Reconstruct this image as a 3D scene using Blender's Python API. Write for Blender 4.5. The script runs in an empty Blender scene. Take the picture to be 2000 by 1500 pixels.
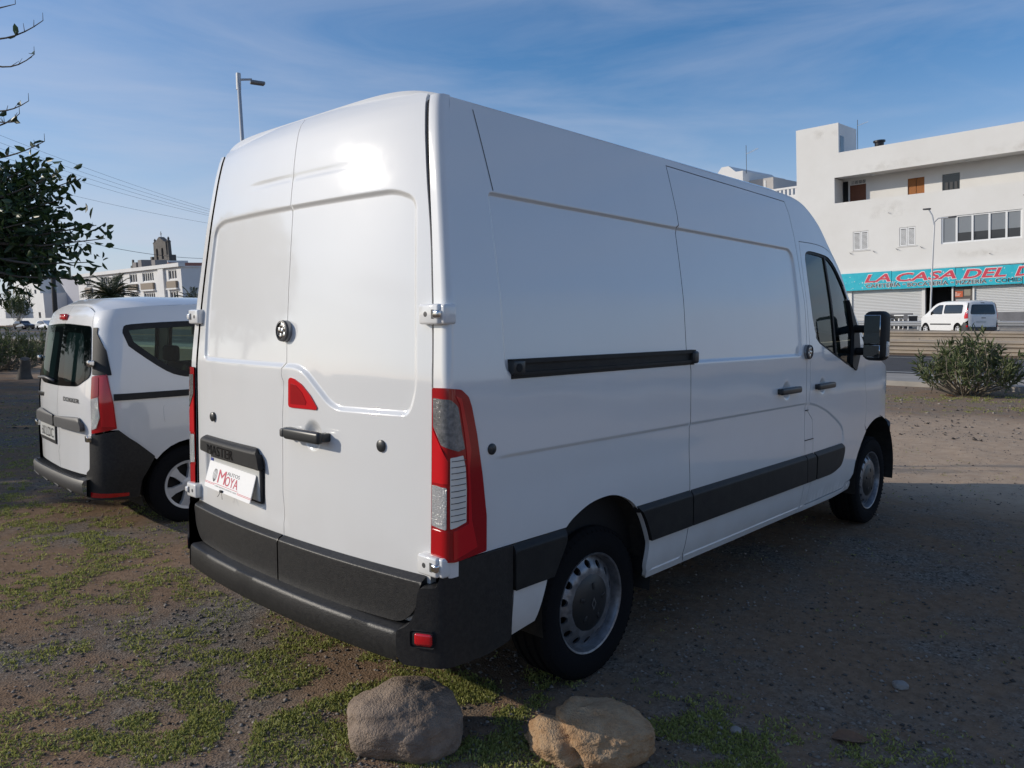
import bpy, bmesh, math, random
import numpy as np
from mathutils import Vector, Matrix, noise
from mathutils.geometry import delaunay_2d_cdt
random.seed(7); RNG = np.random.default_rng(11)
C = bpy.context.scene.collection
sc = bpy.context.scene

# ------------------------------------------------------------------ camera, sky, sun, exposure
CAM = np.array([2.9966, -1.7131, 1.6048]); YAW, PITCH, ROLL, FPX = -43.0353, 4.581, -0.0675, 1528.5
def cam_axes():
    y, p, r = np.radians([YAW, PITCH, ROLL])
    f = np.array([np.sin(y)*np.cos(p), np.cos(y)*np.cos(p), -np.sin(p)])
    rt = np.array([np.cos(y), -np.sin(y), 0.]); up = np.cross(rt, f)
    return rt*np.cos(r)+up*np.sin(r), -rt*np.sin(r)+up*np.cos(r), f
CR, CU, CF = cam_axes()
cd = bpy.data.cameras.new('camera'); cam = bpy.data.objects.new('camera', cd); C.objects.link(cam)
cd.sensor_width = 36; cd.lens = FPX*36/2000; cd.clip_start = .05; cd.clip_end = 3000
cam.matrix_world = Matrix(((CR[0], CU[0], -CF[0], CAM[0]), (CR[1], CU[1], -CF[1], CAM[1]), (CR[2], CU[2], -CF[2], CAM[2]), (0, 0, 0, 1)))
sc.camera = cam
SUN_EL = math.radians(20.7); SUN_XY = np.array([-.743, -.669]); SUN_XY /= np.linalg.norm(SUN_XY)
SUN_DIR = Vector((SUN_XY[0]*math.cos(SUN_EL), SUN_XY[1]*math.cos(SUN_EL), math.sin(SUN_EL)))
w = bpy.data.worlds.new('World'); sc.world = w; w.use_nodes = True
nt = w.node_tree; nt.nodes.clear()
out = nt.nodes.new('ShaderNodeOutputWorld'); bg = nt.nodes.new('ShaderNodeBackground')
sky = nt.nodes.new('ShaderNodeTexSky'); sky.sky_type = 'NISHITA'; sky.sun_disc = False
sky.sun_elevation = SUN_EL; sky.sun_rotation = math.atan2(SUN_XY[0], SUN_XY[1])
sky.air_density = 1.0; sky.dust_density = .6; sky.ozone_density = 4.5; sky.altitude = 50
bg.inputs['Strength'].default_value = .128
tc = nt.nodes.new('ShaderNodeTexCoord'); mp = nt.nodes.new('ShaderNodeMapping')
mp.inputs['Scale'].default_value = (1.2, 1.2, 6.5); mp.inputs['Rotation'].default_value = (.06, -.10, .5)
n1 = nt.nodes.new('ShaderNodeTexNoise'); n1.inputs['Scale'].default_value = 1.5; n1.inputs['Detail'].default_value = 9; n1.inputs['Roughness'].default_value = .58; n1.inputs['Distortion'].default_value = .6
rp_ = nt.nodes.new('ShaderNodeValToRGB'); rp_.color_ramp.elements[0].position = .38; rp_.color_ramp.elements[1].position = .92
rp_.color_ramp.elements[0].color = (0, 0, 0, 1); rp_.color_ramp.elements[1].color = (.6, .6, .6, 1)
mx = nt.nodes.new('ShaderNodeMix'); mx.data_type = 'RGBA'; mx.inputs['B'].default_value = (4.25, 4.5, 5.35, 1)
L = nt.links.new
L(tc.outputs['Generated'], mp.inputs['Vector']); L(mp.outputs['Vector'], n1.inputs['Vector']); L(n1.outputs['Fac'], rp_.inputs['Fac'])
sxy = nt.nodes.new('ShaderNodeSeparateXYZ'); L(tc.outputs['Generated'], sxy.inputs[0])
hz = nt.nodes.new('ShaderNodeMapRange'); hz.interpolation_type = 'SMOOTHSTEP'; hz.inputs['From Min'].default_value = .34; hz.inputs['From Max'].default_value = -.02; hz.inputs['To Max'].default_value = .62; L(sxy.outputs['Z'], hz.inputs['Value'])
cs = nt.nodes.new('ShaderNodeMath'); cs.operation = 'MULTIPLY_ADD'; cs.inputs[1].default_value = 1.0; cs.use_clamp = True; L(rp_.outputs['Color'], cs.inputs[0]); L(hz.outputs['Result'], cs.inputs[2]); L(cs.outputs[0], mx.inputs['Factor']); hs_ = nt.nodes.new('ShaderNodeHueSaturation'); hs_.inputs['Saturation'].default_value = 1.15; L(sky.outputs['Color'], hs_.inputs['Color']); L(hs_.outputs['Color'], mx.inputs['A']); L(mx.outputs['Result'], bg.inputs['Color']); L(bg.outputs['Background'], out.inputs['Surface'])
sd = bpy.data.lights.new('sun', 'SUN'); sd.energy = 3.05; sd.angle = math.radians(.53); sd.color = (1, .915, .79)
sun = bpy.data.objects.new('sun', sd); C.objects.link(sun); sun.location = (-20, -20, 20)
sun.rotation_euler = SUN_DIR.to_track_quat('Z', 'Y').to_euler()
vs = sc.view_settings; vs.view_transform = 'Standard'; vs.look = 'None'; vs.exposure = .1; vs.gamma = 1; vs.use_curve_mapping = False
sc.cycles.max_bounces = 8; sc.cycles.transparent_max_bounces = 16

# ------------------------------------------------------------------ materials
def lin(r, g, b): return tuple(((c/255)/12.92 if c/255 <= .04045 else ((c/255+.055)/1.055)**2.4) for c in (r, g, b))
MATS = {}
def mat(name, col, rough=.5, metal=0., spec=.5, coat=0., noise_amt=0., nscale=8., bump=0., bscale=60., col2=None, trans=0., detail=6., emit=None):
    if name in MATS: return MATS[name]
    m = bpy.data.materials.new(name); m.use_nodes = True; t = m.node_tree; b = t.nodes['Principled BSDF']
    b.inputs['Base Color'].default_value = (*col, 1); b.inputs['Roughness'].default_value = rough; b.inputs['Metallic'].default_value = metal
    b.inputs['Specular IOR Level'].default_value = spec; b.inputs['Coat Weight'].default_value = coat; b.inputs['Coat Roughness'].default_value = .05
    if trans: b.inputs['Transmission Weight'].default_value = trans
    if noise_amt or bump or col2:
        g = t.nodes.new('ShaderNodeNewGeometry')
        n = t.nodes.new('ShaderNodeTexNoise'); n.inputs['Scale'].default_value = nscale; n.inputs['Detail'].default_value = detail; n.inputs['Roughness'].default_value = .6
        t.links.new(g.outputs['Position'], n.inputs['Vector'])
        if noise_amt or col2:
            r = t.nodes.new('ShaderNodeValToRGB'); r.color_ramp.elements[0].position = .35; r.color_ramp.elements[1].position = .68
            c2 = col2 if col2 else tuple(c*(1-noise_amt) for c in col)
            r.color_ramp.elements[0].color = (*col, 1); r.color_ramp.elements[1].color = (*c2, 1)
            t.links.new(n.outputs['Fac'], r.inputs['Fac']); t.links.new(r.outputs['Color'], b.inputs['Base Color'])
        if bump:
            n2 = t.nodes.new('ShaderNodeTexNoise'); n2.inputs['Scale'].default_value = bscale; n2.inputs['Detail'].default_value = 5
            t.links.new(g.outputs['Position'], n2.inputs['Vector'])
            bp = t.nodes.new('ShaderNodeBump'); bp.inputs['Strength'].default_value = bump; bp.inputs['Distance'].default_value = .01
            t.links.new(n2.outputs['Fac'], bp.inputs['Height']); t.links.new(bp.outputs['Normal'], b.inputs['Normal'])
    MATS[name] = m; return m
def glass_mat(name, tint=(.55, .7, .66), refl=.9):
    m = bpy.data.materials.new(name); m.use_nodes = True; t = m.node_tree; t.nodes.clear()
    o = t.nodes.new('ShaderNodeOutputMaterial'); tr = t.nodes.new('ShaderNodeBsdfTransparent'); gl = t.nodes.new('ShaderNodeBsdfGlossy'); fr = t.nodes.new('ShaderNodeFresnel'); mxx = t.nodes.new('ShaderNodeMixShader')
    tr.inputs['Color'].default_value = (*tint, 1); gl.inputs['Roughness'].default_value = .02; gl.inputs['Color'].default_value = (refl, refl, refl, 1); fr.inputs['IOR'].default_value = 1.45
    t.links.new(fr.outputs['Fac'], mxx.inputs['Fac']); t.links.new(tr.outputs[0], mxx.inputs[1]); t.links.new(gl.outputs[0], mxx.inputs[2]); t.links.new(mxx.outputs[0], o.inputs['Surface'])
    MATS[name] = m; return m
def paint_mat(name, col, rough, dirt=.10):
    m = bpy.data.materials.new(name); m.use_nodes = True; t = m.node_tree; b = t.nodes['Principled BSDF']
    b.inputs['Roughness'].default_value = rough; b.inputs['Coat Weight'].default_value = 1.; b.inputs['Coat IOR'].default_value = 1.75; b.inputs['Coat Roughness'].default_value = .12; b.inputs['Specular IOR Level'].default_value = .15
    g = t.nodes.new('ShaderNodeNewGeometry'); n = t.nodes.new('ShaderNodeTexNoise'); n.inputs['Scale'].default_value = 5; n.inputs['Detail'].default_value = 8
    t.links.new(g.outputs['Position'], n.inputs['Vector'])
    sx = t.nodes.new('ShaderNodeSeparateXYZ'); t.links.new(g.outputs['Position'], sx.inputs[0])
    mr = t.nodes.new('ShaderNodeMapRange'); mr.inputs['From Min'].default_value = .95; mr.inputs['From Max'].default_value = .35; mr.inputs['To Min'].default_value = .15; mr.inputs['To Max'].default_value = 1.0
    t.links.new(sx.outputs['Z'], mr.inputs['Value'])
    mu = t.nodes.new('ShaderNodeMath'); mu.operation = 'MULTIPLY'; t.links.new(n.outputs['Fac'], mu.inputs[0]); t.links.new(mr.outputs['Result'], mu.inputs[1])
    mu2 = t.nodes.new('ShaderNodeMath'); mu2.operation = 'MULTIPLY'; mu2.inputs[1].default_value = dirt*2; t.links.new(mu.outputs[0], mu2.inputs[0])
    mi = t.nodes.new('ShaderNodeMix'); mi.data_type = 'RGBA'; mi.inputs['A'].default_value = (*col, 1); mi.inputs['B'].default_value = (.36, .30, .24, 1)
    t.links.new(mu2.outputs[0], mi.inputs['Factor']); t.links.new(mi.outputs['Result'], b.inputs['Base Color'])
    n2 = t.nodes.new('ShaderNodeTexNoise'); n2.inputs['Scale'].default_value = 9; n2.inputs['Detail'].default_value = 4; n2.inputs['Roughness'].default_value = .5
    t.links.new(g.outputs['Position'], n2.inputs['Vector'])
    m3 = t.nodes.new('ShaderNodeMapRange'); m3.inputs['From Min'].default_value = .45; m3.inputs['From Max'].default_value = .75; m3.inputs['To Min'].default_value = .06; m3.inputs['To Max'].default_value = .085
    t.links.new(n2.outputs['Fac'], m3.inputs['Value']); t.links.new(m3.outputs['Result'], b.inputs['Coat Roughness'])
    MATS[name] = m; return m
PAINT = paint_mat('white_paint', (.77, .77, .755), .5, .22)
PAINT2 = paint_mat('white_paint_small_van', (.75, .75, .74), .5, .07)
BLACK = mat('black_plastic', (.012, .012, .013), .55, spec=.3, col2=(.021, .021, .020), nscale=14, bump=.12, bscale=260)
BLACKW = mat('worn_bumper_plastic', (.014, .014, .015), .46, spec=.4, col2=(.027, .026, .025), nscale=55, bump=.15, bscale=180)
DARK = mat('dark_void', (.008, .008, .009), .8)
GREY = mat('grey_plastic', (.06, .06, .062), .5)
HANDLE = mat('handle_plastic', (.028, .030, .031), .38)
RUBBER = mat('tyre_rubber', (.010, .010, .011), .95, spec=.12, bump=.2, bscale=90)
RIM = mat('silver_rim', (.27, .28, .30), .42, .7, col2=(.16, .16, .17), nscale=25)
CHROME = mat('chrome', (.62, .62, .62), .16, 1.)
RED = mat('red_lens', (.42, .006, .010), .12, coat=.6); RED_B = mat('bright_red_lens', (.62, .010, .016), .1, coat=.8); RED_D = mat('dark_red_lens', (.36, .006, .010), .14, coat=.6)
CLEAR = mat('clear_lens', (.40, .40, .39), .12, .3, coat=.8, col2=(.62, .62, .60), nscale=170, bump=.8, bscale=260)
SMOKE = mat('smoked_lens', (.12, .12, .117), .14, .3, coat=.9, col2=(.26, .25, .24), nscale=60, bump=.3, bscale=240)
BEIGE = mat('beige_lens', (.80, .76, .68), .2, coat=.6)
GLASS = glass_mat('tinted_window_glass', (.78, .93, .87)); GLASSD = glass_mat('dark_window_glass', (.52, .66, .60), .55)
MIRROR = mat('mirror_glass', (.7, .72, .72), .02, 1.)
WHITE = mat('white_plastic', (.78, .78, .77), .35)
PLATE = mat('number_plate', (.60, .60, .57), .35)
INK = mat('black_ink', (.012, .012, .014), .45)
REDINK = mat('red_ink', lin(196, 52, 78), .5)
GREYINK = mat('grey_ink', (.12, .12, .12), .5)
SEAT = mat('seat_fabric', (.035, .036, .038), .85)

# ------------------------------------------------------------------ mesh helpers
def add(name, verts, faces, m, parent=None, smooth=False, normals=None, kind=None):
    me = bpy.data.meshes.new(name)
    me.from_pydata([tuple(map(float, v)) for v in verts], [], [tuple(map(int, f)) for f in faces])
    if m is not None: me.materials.append(m)
    if smooth or normals is not None: me.polygons.foreach_set('use_smooth', np.ones(len(me.polygons), bool))
    if normals is not None and len(me.vertices) == len(normals): me.normals_split_custom_set_from_vertices([tuple(map(float, n)) for n in normals])
    o = bpy.data.objects.new(name, me); C.objects.link(o)
    if parent: o.parent = parent
    if kind: o['kind'] = kind
    return o
def fast(name, V, F, m, parent=None, kind=None, smooth=False):       # big numpy meshes, faces all of one size
    me = bpy.data.meshes.new(name); n = F.shape[1]
    me.vertices.add(len(V)); me.vertices.foreach_set('co', np.ascontiguousarray(V, np.float32).ravel())
    me.loops.add(F.size); me.loops.foreach_set('vertex_index', np.ascontiguousarray(F, np.int32).ravel())
    me.polygons.add(len(F)); me.polygons.foreach_set('loop_start', np.arange(0, F.size, n, dtype=np.int32)); me.polygons.foreach_set('loop_total', np.full(len(F), n, np.int32))
    if smooth: me.polygons.foreach_set('use_smooth', np.ones(len(F), bool))
    me.materials.append(m); me.update(calc_edges=True); me.validate()
    o = bpy.data.objects.new(name, me); C.objects.link(o)
    if parent: o.parent = parent
    if kind: o['kind'] = kind
    return o
def thing(name, label, cat, loc=(0, 0, 0), rot=(0, 0, 0), group=None, parent=None):
    o = bpy.data.objects.new(name, None); C.objects.link(o); o.location = loc; o.rotation_euler = rot; o.empty_display_size = .2
    tag(o, label, cat, group); return o
def tag(o, label, cat, group=None):
    o['label'] = label; o['category'] = cat
    if group: o['group'] = group
    return o
class MB:
    def __init__(s): s.v = []; s.f = []
    def put(s, v, f):
        k = len(s.v); s.v.extend([tuple(map(float, x)) for x in v]); s.f.extend([tuple(i+k for i in q) for q in f]); return s
    def box(s, a, b, M=None):
        x0, y0, z0 = a; x1, y1, z1 = b
        v = [(x0, y0, z0), (x1, y0, z0), (x1, y1, z0), (x0, y1, z0), (x0, y0, z1), (x1, y0, z1), (x1, y1, z1), (x0, y1, z1)]
        if M is not None: v = [M @ Vector(q) for q in v]
        return s.put(v, [(0, 3, 2, 1), (4, 5, 6, 7), (0, 1, 5, 4), (1, 2, 6, 5), (2, 3, 7, 6), (3, 0, 4, 7)])
    def rbox(s, c, size, bev=.01, seg=3, M=None):
        bm = bmesh.new(); bmesh.ops.create_cube(bm, size=1)
        for v in bm.verts: v.co = Vector((v.co.x*size[0], v.co.y*size[1], v.co.z*size[2]))
        bmesh.ops.bevel(bm, geom=bm.edges[:], offset=bev, segments=seg, profile=.5, affect='EDGES')
        T = Matrix.Translation(Vector(c)) @ (M if M is not None else Matrix())
        s.put([T @ v.co for v in bm.verts], [[v.index for v in f.verts] for f in bm.faces]); bm.free(); return s
    def tube(s, pts, r, n=8, cap=True):
        pts = [Vector(p) for p in pts]; rs = r if hasattr(r, '__len__') else [r]*len(pts); k = len(s.v); up = None
        for i, p in enumerate(pts):
            d = (pts[min(i+1, len(pts)-1)]-pts[max(i-1, 0)]).normalized()
            if up is None: up = Vector((0, 0, 1)) if abs(d.z) < .9 else Vector((1, 0, 0))
            a = d.cross(up).normalized(); b2 = a.cross(d).normalized(); up = b2
            for j in range(n):
                t = 2*math.pi*j/n; s.v.append(tuple(p+(a*math.cos(t)+b2*math.sin(t))*rs[i]))
        for i in range(len(pts)-1):
            for j in range(n):
                q = k+i*n; s.f.append((q+j, q+(j+1) % n, q+n+(j+1) % n, q+n+j))
        if cap:
            s.f.append(tuple(k+j for j in reversed(range(n)))); q = k+(len(pts)-1)*n; s.f.append(tuple(q+j for j in range(n)))
        return s
    def prism(s, poly, fn, a, b):
        n = len(poly); v = [fn(x, y, a) for x, y in poly]+[fn(x, y, b) for x, y in poly]
        return s.put(v, [tuple(range(n)), tuple(reversed(range(n, 2*n)))]+[(i, n+i, n+(i+1) % n, (i+1) % n) for i in range(n)])
    def lathe(s, prof, fn, n=48, closed=False):     # prof [(r, a)], fn(r*cos, r*sin, a)
        k = len(s.v); m_ = len(prof)
        for j in range(n):
            t = 2*math.pi*j/n
            for r, a in prof: s.v.append(tuple(map(float, fn(r*math.cos(t), r*math.sin(t), a))))
        for j in range(n):
            j2 = (j+1) % n
            for i in range(m_-1 if not closed else m_):
                i2 = (i+1) % m_; s.f.append((k+j*m_+i, k+j*m_+i2, k+j2*m_+i2, k+j2*m_+i))
        return s
    def build(s, name, m, parent=None, smooth=False, kind=None, auto=None):
        o = add(name, s.v, s.f, m, parent, smooth, kind=kind)
        bm = bmesh.new(); bm.from_mesh(o.data); bmesh.ops.recalc_face_normals(bm, faces=bm.faces[:]); bm.to_mesh(o.data); bm.free()
        if auto is not None:
            o.data.polygons.foreach_set('use_smooth', np.ones(len(o.data.polygons), bool)); o.data.set_sharp_from_angle(angle=math.radians(auto))
        return o
def text(name, s, fn, width, height, m, parent=None, shear=0., offset=0., ext=.002, kindlabel=None, center=False):
    cu = bpy.data.curves.new(name, 'FONT'); cu.body = s; cu.shear = shear; cu.offset = offset; cu.extrude = 0; cu.resolution_u = 3
    t = bpy.data.objects.new(name+'_tmp', cu); C.objects.link(t)
    me = bpy.data.meshes.new_from_object(t); bpy.data.objects.remove(t); bpy.data.curves.remove(cu)
    co = np.array([v.co[:] for v in me.vertices]); fs = [tuple(p.vertices) for p in me.polygons]; bpy.data.meshes.remove(me)
    lo = co.min(0); hi = co.max(0); co = (co-lo); co[:, 0] *= width/max(hi[0]-lo[0], 1e-6); co[:, 1] *= height/max(hi[1]-lo[1], 1e-6)
    if center: co[:, 0] -= width/2; co[:, 1] -= height/2
    return add(name, [fn(a, b) for a, b, _ in co], fs, m, parent)
# --- 2-D panels mapped onto curved surfaces
def arr(p): return np.array(p, float)
def resample(poly, step, closed=True):
    p = arr(poly); q = np.vstack([p, p[:1]]) if closed else p; o = []
    for a, b in zip(q[:-1], q[1:]):
        n = max(1, int(round(np.linalg.norm(b-a)/step)))
        for i in range(n): o.append(a+(b-a)*i/n)
    if not closed: o.append(q[-1])
    return np.array(o)
def inpoly(P, poly):
    r = np.zeros(len(P), bool); p = arr(poly); j = len(p)-1
    for i in range(len(p)):
        a, b = p[i], p[j]; c = (a[1] > P[:, 1]) != (b[1] > P[:, 1])
        xi = (b[0]-a[0])*(P[:, 1]-a[1])/((b[1]-a[1]) if b[1] != a[1] else 1e-12)+a[0]; r ^= c & (P[:, 0] < xi); j = i
    return r
def dist(P, line, closed=True):
    p = arr(line); d = np.full(len(P), 1e9); n = len(p)
    for i in range(n if closed else n-1):
        a, b = p[i], p[(i+1) % n]; ab = b-a; t = np.clip(((P-a)@ab)/max(ab@ab, 1e-12), 0, 1); d = np.minimum(d, np.linalg.norm(P-a-t[:, None]*ab, axis=1))
    return d
def sdf(P, poly): d = dist(P, poly); return np.where(inpoly(P, poly), -d, d)
def fillet(poly, r, n=6):
    p = arr(poly); o = []; rr = r if hasattr(r, '__len__') else [r]*len(p)
    for i in range(len(p)):
        a, b, c = p[i-1], p[i], p[(i+1) % len(p)]; u = (a-b); v = (c-b); lu, lv = np.linalg.norm(u), np.linalg.norm(v); u = u/lu; v = v/lv
        k = min(rr[i], lu*.48, lv*.48)
        if k < 1e-5: o.append(b); continue
        A, B = b+u*k, b+v*k
        for t in np.linspace(0, 1, n+1): o.append((1-t)**2*A+2*t*(1-t)*b+t*t*B)
    return np.array(o)
def inset(poly, d):
    p = arr(poly); a2 = np.sum(p[:, 0]*np.roll(p[:, 1], -1)-np.roll(p[:, 0], -1)*p[:, 1]); s = 1 if a2 > 0 else -1; o = []
    for i in range(len(p)):
        e1 = p[i]-p[i-1]; e2 = p[(i+1) % len(p)]-p[i]; e1 = e1/(np.linalg.norm(e1)+1e-12); e2 = e2/(np.linalg.norm(e2)+1e-12)
        n1 = np.array([-e1[1], e1[0]])*s; n2 = np.array([-e2[1], e2[0]])*s; m_ = n1+n2; l = m_@m_
        o.append(p[i]+m_*(2*d/max(l, .8)))
    return np.array(o)
def sstep(t): t = np.clip(t, 0, 1); return t*t*(3-2*t)
def strip_pts(line, offs=(-.02, -.013, -.007, 0, .007), step=.02, closed=True):
    q = resample(line, step, closed); nx = np.roll(q, -1, 0)-np.roll(q, 1, 0); nx /= np.linalg.norm(nx, axis=1)[:, None]+1e-12
    if not closed: nx[0] = nx[1]; nx[-1] = nx[-2]
    nn = np.stack([-nx[:, 1], nx[:, 0]], 1); return np.vstack([q+nn*k for k in offs])
def panel(name, poly, mapf, m, parent=None, step=.05, holes=(), feats=(), lip=.022, sign=1, bstep=None, edge_soft=0):
    bst = bstep or min(step, .03); B = resample(poly, bst); loops = [B]+[resample(h, bst) for h in holes]
    lo, hi = B.min(0), B.max(0)
    gx, gy = np.meshgrid(np.arange(lo[0]+step*.5, hi[0], step), np.arange(lo[1]+step*.5, hi[1], step)); G = np.stack([gx.ravel(), gy.ravel()], 1)
    if len(feats): F = np.vstack(feats); G = np.vstack([G[dist_fast(G, F) > step*.35], F])
    if len(G): G = G[inpoly(G, B)]
    if len(G): G = G[dist(G, B) > min(bst*.35, .0035)]
    for h in loops[1:]:
        if len(G): G = G[~inpoly(G, h)]
        if len(G): G = G[dist(G, h) > min(bst*.35, .0035)]
    pts = []; edges = []
    for l in loops:
        k = len(pts); pts.extend(l.tolist()); edges.extend([(k+i, k+(i+1) % len(l)) for i in range(len(l))])
    pts.extend(G.tolist())
    r = delaunay_2d_cdt([Vector(p) for p in pts], edges, [], 1, 1e-6); V2 = np.array([v[:] for v in r[0]]); T = np.array([t for t in r[2] if len(t) == 3])
    cen = V2[T].mean(1); keep = inpoly(cen, B)
    for h in loops[1:]: keep &= ~inpoly(cen, h)
    T = T[keep]
    def nrm(U):
        e = .0015; du = mapf(U[:, 0]+e, U[:, 1])-mapf(U[:, 0]-e, U[:, 1]); dv = mapf(U[:, 0], U[:, 1]+e)-mapf(U[:, 0], U[:, 1]-e)
        n = np.cross(du, dv)*sign; return n/(np.linalg.norm(n, axis=1)[:, None]+1e-12)
    V = mapf(V2[:, 0], V2[:, 1]); N = nrm(V2)
    fn = np.cross(V[T[:, 1]]-V[T[:, 0]], V[T[:, 2]]-V[T[:, 0]]); fl = np.einsum('ij,ij->i', fn, N[T[:, 0]]) < 0; T[fl] = T[fl][:, ::-1]
    VV = [V]; NN = [N]; FF = [tuple(t) for t in T]; k = len(V)
    if lip:
        for l in loops:
            P = mapf(l[:, 0], l[:, 1]); n = nrm(l); tg = np.roll(P, -1, 0)-np.roll(P, 1, 0); tg /= np.linalg.norm(tg, axis=1)[:, None]+1e-12
            sn = np.cross(tg, n); q = len(l)
            a2 = np.sum(l[:, 0]*np.roll(l[:, 1], -1)-np.roll(l[:, 0], -1)*l[:, 1]); s = (1 if a2 > 0 else -1)*sign
            if l is not B: s = -s
            sn = sn*s
            VV += [P, P-n*lip]; NN += [sn, sn]
            for i in range(q):
                j = (i+1) % q; f = (k+i, k+j, k+q+j, k+q+i)
                FF.append(f)
            k += 2*q
    return add(name, np.vstack(VV), FF, m, parent, normals=np.vstack(NN))
def dist_fast(P, F, cell=.03):
    keys = set(map(tuple, np.floor(F/cell).astype(int))); k = np.floor(P/cell).astype(int); o = np.ones(len(P))
    for i, (a, b) in enumerate(k):
        if any((a+dx, b+dy) in keys for dx in (-1, 0, 1) for dy in (-1, 0, 1)): o[i] = 0
    return o
def smooth_fn(xs, ys, sig):
    g = np.arange(min(xs)-.6, max(xs)+.6, .002); v = np.interp(g, xs, ys); k = np.arange(-3*sig, 3*sig+1e-9, .002); kk = np.exp(-.5*(k/sig)**2); kk /= kk.sum()
    pad = len(kk)//2; v2 = np.convolve(np.concatenate([np.full(pad, v[0]), v, np.full(pad, v[-1])]), kk, 'valid'); g2 = g[:len(v2)]
    return lambda t: np.interp(t, g2, v2[:len(g2)])
def path_fn(pts, sig=.01):           # arc-length parametrised plan path -> x(d), y(d)
    p = arr(pts); d = np.concatenate([[0], np.cumsum(np.linalg.norm(np.diff(p, axis=0), axis=1))])
    ext = lambda a: np.concatenate([[a[0]-(a[1]-a[0])/(d[1]-d[0])*.3], a, [a[-1]+(a[-1]-a[-2])/(d[-1]-d[-2])*.3]]); dd = np.concatenate([[d[0]-.3], d, [d[-1]+.3]])
    return smooth_fn(dd, ext(p[:, 0]), sig), smooth_fn(dd, ext(p[:, 1]), sig), d
def disc(mb, c, r, axis, depth, n=24, bev=.3):
    c = Vector(c); ax = Vector(axis).normalized(); a = ax.orthogonal().normalized(); b = ax.cross(a)
    mb.lathe([(0.0001, depth), (r*(1-bev), depth), (r, depth*(1-bev)), (r, 0), (.0001, 0)], lambda x, y, t: c+a*x+b*y+ax*t, n); return mb
def loft(name, EC, rng, m, parent, n=24, k=3., mirror=True):   # EC: list of ((xe,ye,ze),(yc,zc)); skin from right edge over centre to left edge
    ss = np.linspace(-1, 1, 2*n+1); ss = np.sign(ss)*np.abs(ss)**.8; V = []; F = []
    for (xe, ye, ze), (yc, zc) in EC[rng[0]:rng[1]]:
        for s in ss: g = 1-abs(s)**k; V.append((s*xe, ye+(yc-ye)*g, ze+(zc-ze)*g))
    q = len(ss)
    for i in range(rng[1]-rng[0]-1):
        for j in range(q-1): F.append((i*q+j, i*q+j+1, (i+1)*q+j+1, (i+1)*q+j))
    return add(name, V, F, m, parent, smooth=True)
def densify(EC, step):
    o = []
    for (e0, c0), (e1, c1) in zip(EC[:-1], EC[1:]):
        n = max(1, int(np.linalg.norm(arr(e1)-arr(e0))/step))
        for i in range(n): t = i/n; o.append((tuple(arr(e0)*(1-t)+arr(e1)*t), tuple(arr(c0)*(1-t)+arr(c1)*t)))
    o.append(EC[-1]); return o
def pix(px, depth): return CAM+(CF+CR*(px[0]-1000)/FPX-CU*(px[1]-750)/FPX)*depth

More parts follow.
